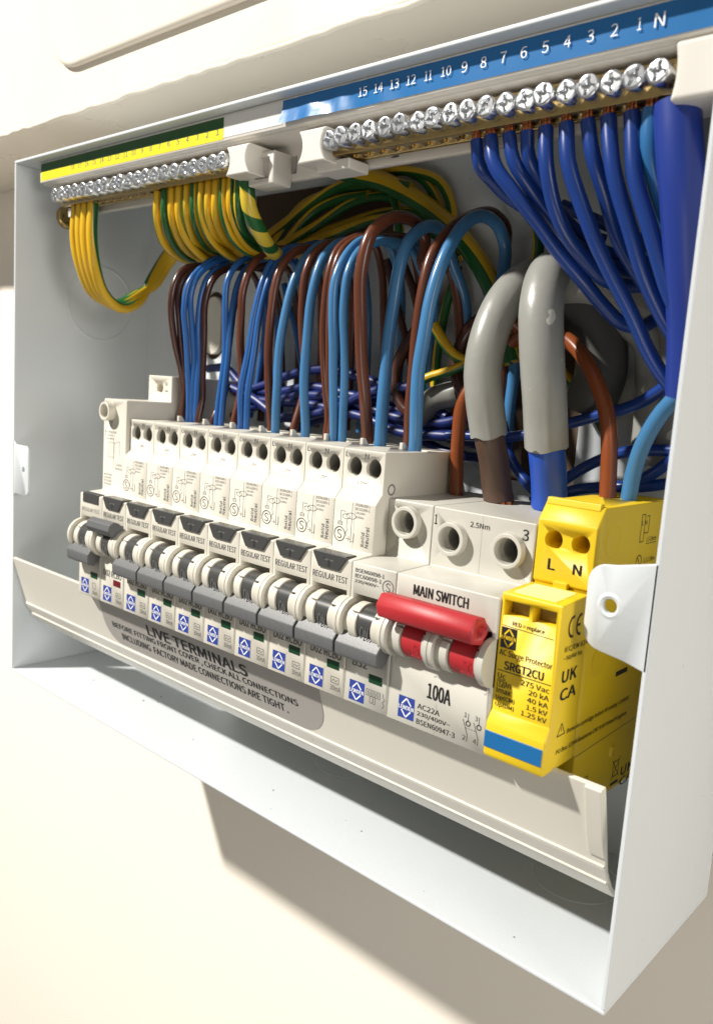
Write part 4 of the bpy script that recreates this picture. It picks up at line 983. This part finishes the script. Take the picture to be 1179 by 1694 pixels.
 'k13': ('earth', 1.8, [(179.0, 66.0, 240.7), (184.6, 66.0, 230.9), (187.3, 66.0, 219.1)]),
 'k14': ('earth', 2.0, [(126.3, 56.0, 211.3), (131.0, 60.0, 220.6), (140.9, 64.0, 232.0), (152.9, 66.0, 236.2), (169.8, 66.0, 236.5)]),
 'k15': ('earth', 2.0, [(136.7, 62.0, 218.1), (156.0, 64.0, 222.6), (174.9, 65.0, 226.0), (189.8, 66.0, 225.4), (205.3, 66.0, 218.4), (217.6, 66.0, 208.4)]),
 'k16': ('earth', 2.0, [(113.5, 58.0, 220.1), (124.4, 62.0, 227.9), (140.5, 64.0, 236.5), (157.7, 64.0, 241.4), (174.3, 64.0, 241.5), (193.3, 64.0, 236.5)]),
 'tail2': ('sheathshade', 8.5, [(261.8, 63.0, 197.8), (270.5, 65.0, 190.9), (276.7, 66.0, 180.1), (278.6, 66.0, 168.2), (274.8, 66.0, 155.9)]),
 'tail': ('sheathdark', 5.0, [(206.6, 62.0, 148.3), (213.1, 64.0, 156.3), (222.8, 66.0, 159.2)]),
}

ORDN = {1: "second", 2: "third", 3: "fourth", 4: "fifth", 5: "sixth", 6: "seventh", 7: "eighth", 8: "ninth"}
LAB = {
 'n8': ("light blue wire looping highest, from the ninth breaker from the left", "loops"),
 'l8': ("brown wire beside the highest light blue loop, from the ninth breaker", "loops"),
 'n7': ("thick light blue wire looping from the eighth breaker from the left", "loops"),
 'l7': ("thick brown wire looping from the eighth breaker from the left", "loops"),
 'n6a': ("left of two light blue wires from the seventh breaker from the left", "loops"),
 'n6b': ("right of two light blue wires from the seventh breaker from the left", "loops"),
 'l6a': ("left of two brown wires from the seventh breaker from the left", "loops"),
 'l6b': ("right of two brown wires from the seventh breaker from the left", "loops"),
 'n5': ("single light blue wire from the sixth breaker from the left", "loops"),
 'l5': ("single brown wire from the sixth breaker from the left", "loops"),
 'n4': ("single light blue wire from the fifth breaker from the left", "loops"),
 'l4': ("single brown wire from the fifth breaker from the left", "loops"),
 'n3a': ("left of two mid blue wires from the fourth breaker from the left", "loops"),
 'n3b': ("right of two mid blue wires from the fourth breaker from the left", "loops"),
 'l3': ("single brown wire from the fourth breaker from the left", "loops"),
 'n2a': ("left of two mid blue wires from the third breaker from the left", "loops"),
 'n2b': ("right of two mid blue wires from the third breaker from the left", "loops"),
 'l2': ("dark brown wire half hidden behind the blue pair of the third breaker", "loops"),
 'n1a': ("leftmost of three mid blue wires from the second breaker", "loops"),
 'n1b': ("middle of three mid blue wires from the second breaker", "loops"),
 'n1c': ("rightmost of three mid blue wires from the second breaker", "loops"),
 'l1a': ("outermost dark brown wire at the left end of the loops", "loops"),
 'l1b': ("dark brown wire, second from the left end of the loops", "loops"),
 'l1c': ("dark brown wire just right of the three blue wires of the second breaker", "loops"),
 'spdL': ("orange brown wire arching into the L terminal of the yellow surge protector", "mains"),
 'spdN': ("light blue wire bending into the N terminal of the yellow surge protector", "mains"),
 'mcbL': ("orange brown wire rising left of the two grey cables", "mains"),
 'mcbL2': ("dark brown loop in the shade left of the grey cables", "mains"),
 'w10': ("light blue wire beside the thick violet-blue cable on the neutral bar", "neutral"),
 'w11': ("thick violet-blue cable at the right end of the neutral bar", "neutral"),
 'x1': ("dark blue wire crossing behind the neutral tails near the back panel", "neutral"),
 'b1': ("dark blue wire running right behind the grey cables and orange brown wire", "low"),
 'b2': ("dark blue wire arching low behind the surge protector, upper one", "low"),
 'b3': ("dark blue wire lying lowest behind the surge protector", "low"),
 'b4': ("short dark blue wire dropping between the two grey cables' cores", "low"),
 'b5': ("dark blue wire behind the light blue surge protector wire", "low"),
 'd1': ("mid blue wire hanging behind the brown loop of the sixth breaker", "low"),
 'd2': ("mid blue wire hanging behind the fourth breaker's pair", "low"),
 'd3': ("dark brown wire descending behind the thick brown loop, left one", "low"),
 'd4': ("dark brown wire descending behind the thick brown loop, right one", "low"),
 'd5': ("dark brown curl behind the two rightmost light blue wires", "low"),
 'f13': ("thick twisted yellow and green wire at the right end of the earth bar", "earth"),
 'k1': ("thickest yellow and green cable slanting behind the highest blue loop", "back earth"),
 'k7': ("short yellow and green curve above the right grey cable", "back earth"),
 'k8': ("yellow and green wire end left of the left grey cable", "back earth"),
 'k9': ("thin yellow and green wire below the striped wire end", "back earth"),
 'k10': ("yellow wire slanting in the dark gap right of the right grey cable", "back earth"),
 'k2': ("yellow and green wire arching left under the terminal rail's middle", "back earth"),
 'k3': ("lowest yellow and green wire sweeping right behind the loops' tops", "back earth"),
 'k4': ("yellow and green wire between two others under the terminal rail", "back earth"),
 'k5': ("outer of two yellow and green bends above the highest blue loop", "back earth"),
 'k6': ("inner of two yellow and green bends above the highest blue loop", "back earth"),
 'k14': ("yellow and green wire curving up nearest the twisted thick wire", "back earth"),
 'k15': ("yellow and green wire sweeping right just above the blue loops", "back earth"),
 'k16': ("topmost yellow and green arch close under the terminal rail", "back earth"),
 'k11': ("thin upright yellow and green wire behind the ninth breaker's loop", "back earth"),
 'k12': ("slanting yellow and green wire right of the ninth breaker's loop", "back earth"),
 'k13': ("short yellow and green wire hanging in front of the arching earths", "back earth"),
 'tail2': ("grey cable bend with shade put into its colour behind the right grey cable", "low"),
 'tail': ("short grey sheath offcut on the blue wires behind the rightmost breaker", "low"),
}
GROUPS = {"loops": "wires looping up from the breakers", "mains": "wires to the main switch and surge protector",
          "neutral": "wires hanging from the neutral bar", "low": "wires lying behind the breakers",
          "earth": "earth wires on the earth bar", "back earth": "earth wires along the back panel"}
ON = ["first", "second", "third", "fourth", "fifth", "sixth", "seventh", "eighth", "ninth", "tenth", "eleventh", "twelfth"]
for i in range(1, 10): LAB['w%d' % i] = ("dark blue wire, %s from the left on the neutral bar" % ON[i-1], "neutral")
for i in range(1, 5): LAB['e%d' % i] = ("yellow earth wire, %s from the left in the loop at the left panel" % ON[i-1], "earth")
for i in range(1, 13): LAB['f%d' % i] = ("yellow and green wire, %s from the left in the fan on the earth bar" % ON[i-1], "earth")
UB = {i: ("dark blue wire in the tangle behind the breaker tops", "low") for i in range(1, 7)}
for i in UB: LAB['u%d' % i] = UB[i]

prnd = random.Random(11)
COPPER = {'w%d' % i for i in range(1, 12)}
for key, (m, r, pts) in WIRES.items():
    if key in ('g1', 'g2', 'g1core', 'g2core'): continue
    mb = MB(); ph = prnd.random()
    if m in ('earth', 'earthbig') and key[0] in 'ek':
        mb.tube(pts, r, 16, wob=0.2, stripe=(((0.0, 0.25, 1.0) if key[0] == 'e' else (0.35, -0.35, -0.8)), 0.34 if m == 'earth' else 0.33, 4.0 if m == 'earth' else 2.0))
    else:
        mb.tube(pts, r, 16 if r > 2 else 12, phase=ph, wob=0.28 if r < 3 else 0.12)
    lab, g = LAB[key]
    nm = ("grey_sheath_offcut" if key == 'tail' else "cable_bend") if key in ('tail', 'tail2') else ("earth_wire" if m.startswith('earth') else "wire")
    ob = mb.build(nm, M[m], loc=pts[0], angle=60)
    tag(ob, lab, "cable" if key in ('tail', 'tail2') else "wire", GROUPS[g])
    if key in COPPER:
        x_, y_, z_ = pts[0]
        mb = MB()
        rr_ = min(r, 2.4)*0.42
        for k in range(5):
            a = 2*math.pi*k/5; mb.cyl((x_ + rr_*math.cos(a), y_ + rr_*math.sin(a), z_-0.6), 'z', rr_*0.75, 5.0, 8)
        mb.build("copper_strands", M['copper'], ob)
for key, lab, rim in (('g1', "left grey sheathed cable with a brown core bending into the main switch", 'dkbrown'),
                      ('g2', "right grey sheathed cable with a bright blue core bending into the main switch", 'tblue')):
    cm, cr, cp = WIRES[key + 'core']; m, r, pts = WIRES[key]
    t = thing("supply_cable", lab, "cable", cp[0], "grey supply cables")
    mb = MB(); mb.tube(pts, r, 24, wob=0.15)
    jr = random.Random(key)
    for k_ in range(24):
        p_ = mb.v[k_]; d_ = jr.uniform(-0.7, 0.5); mb.v[k_] = (p_[0], p_[1], p_[2] + d_)
        q_ = len(mb.v) - 48 + k_; mb.v[q_] = mb.v[k_]
    mb.build("sheath", M[m], t, angle=60)
    mb = MB(); mb.tube(cp, cr, 20); mb.build("core", M[cm], t, angle=60)
    x_, y_, z_ = cp[0]
    mb = MB()
    for k in range(7):
        a = 2*math.pi*k/7; mb.cyl((x_ + 3*math.cos(a), y_ + 3*math.sin(a), z_-5), 'z', 1.3, 6.5, 10)
    mb.build("copper_strands", M['copper'], t)

# dust and drilling crumbs lying on the bottom panel
dr = random.Random(21)
mb = MB()
for i in range(22):
    a, b, r_ = dr.uniform(20, 322), dr.uniform(2, 40), dr.choice((.18, .22, .28, .4, .55))
    mb.cyl((a, b, th+0.01), 'z', r_, r_*0.6, 5, r2=r_*0.5, a0=dr.random())
dust = tag(mb.build("dust_specks", M['steel'], loc=(160, 20, th)), "tiny dark specks scattered on the white bottom panel", "dust")
dust["kind"] = "stuff"
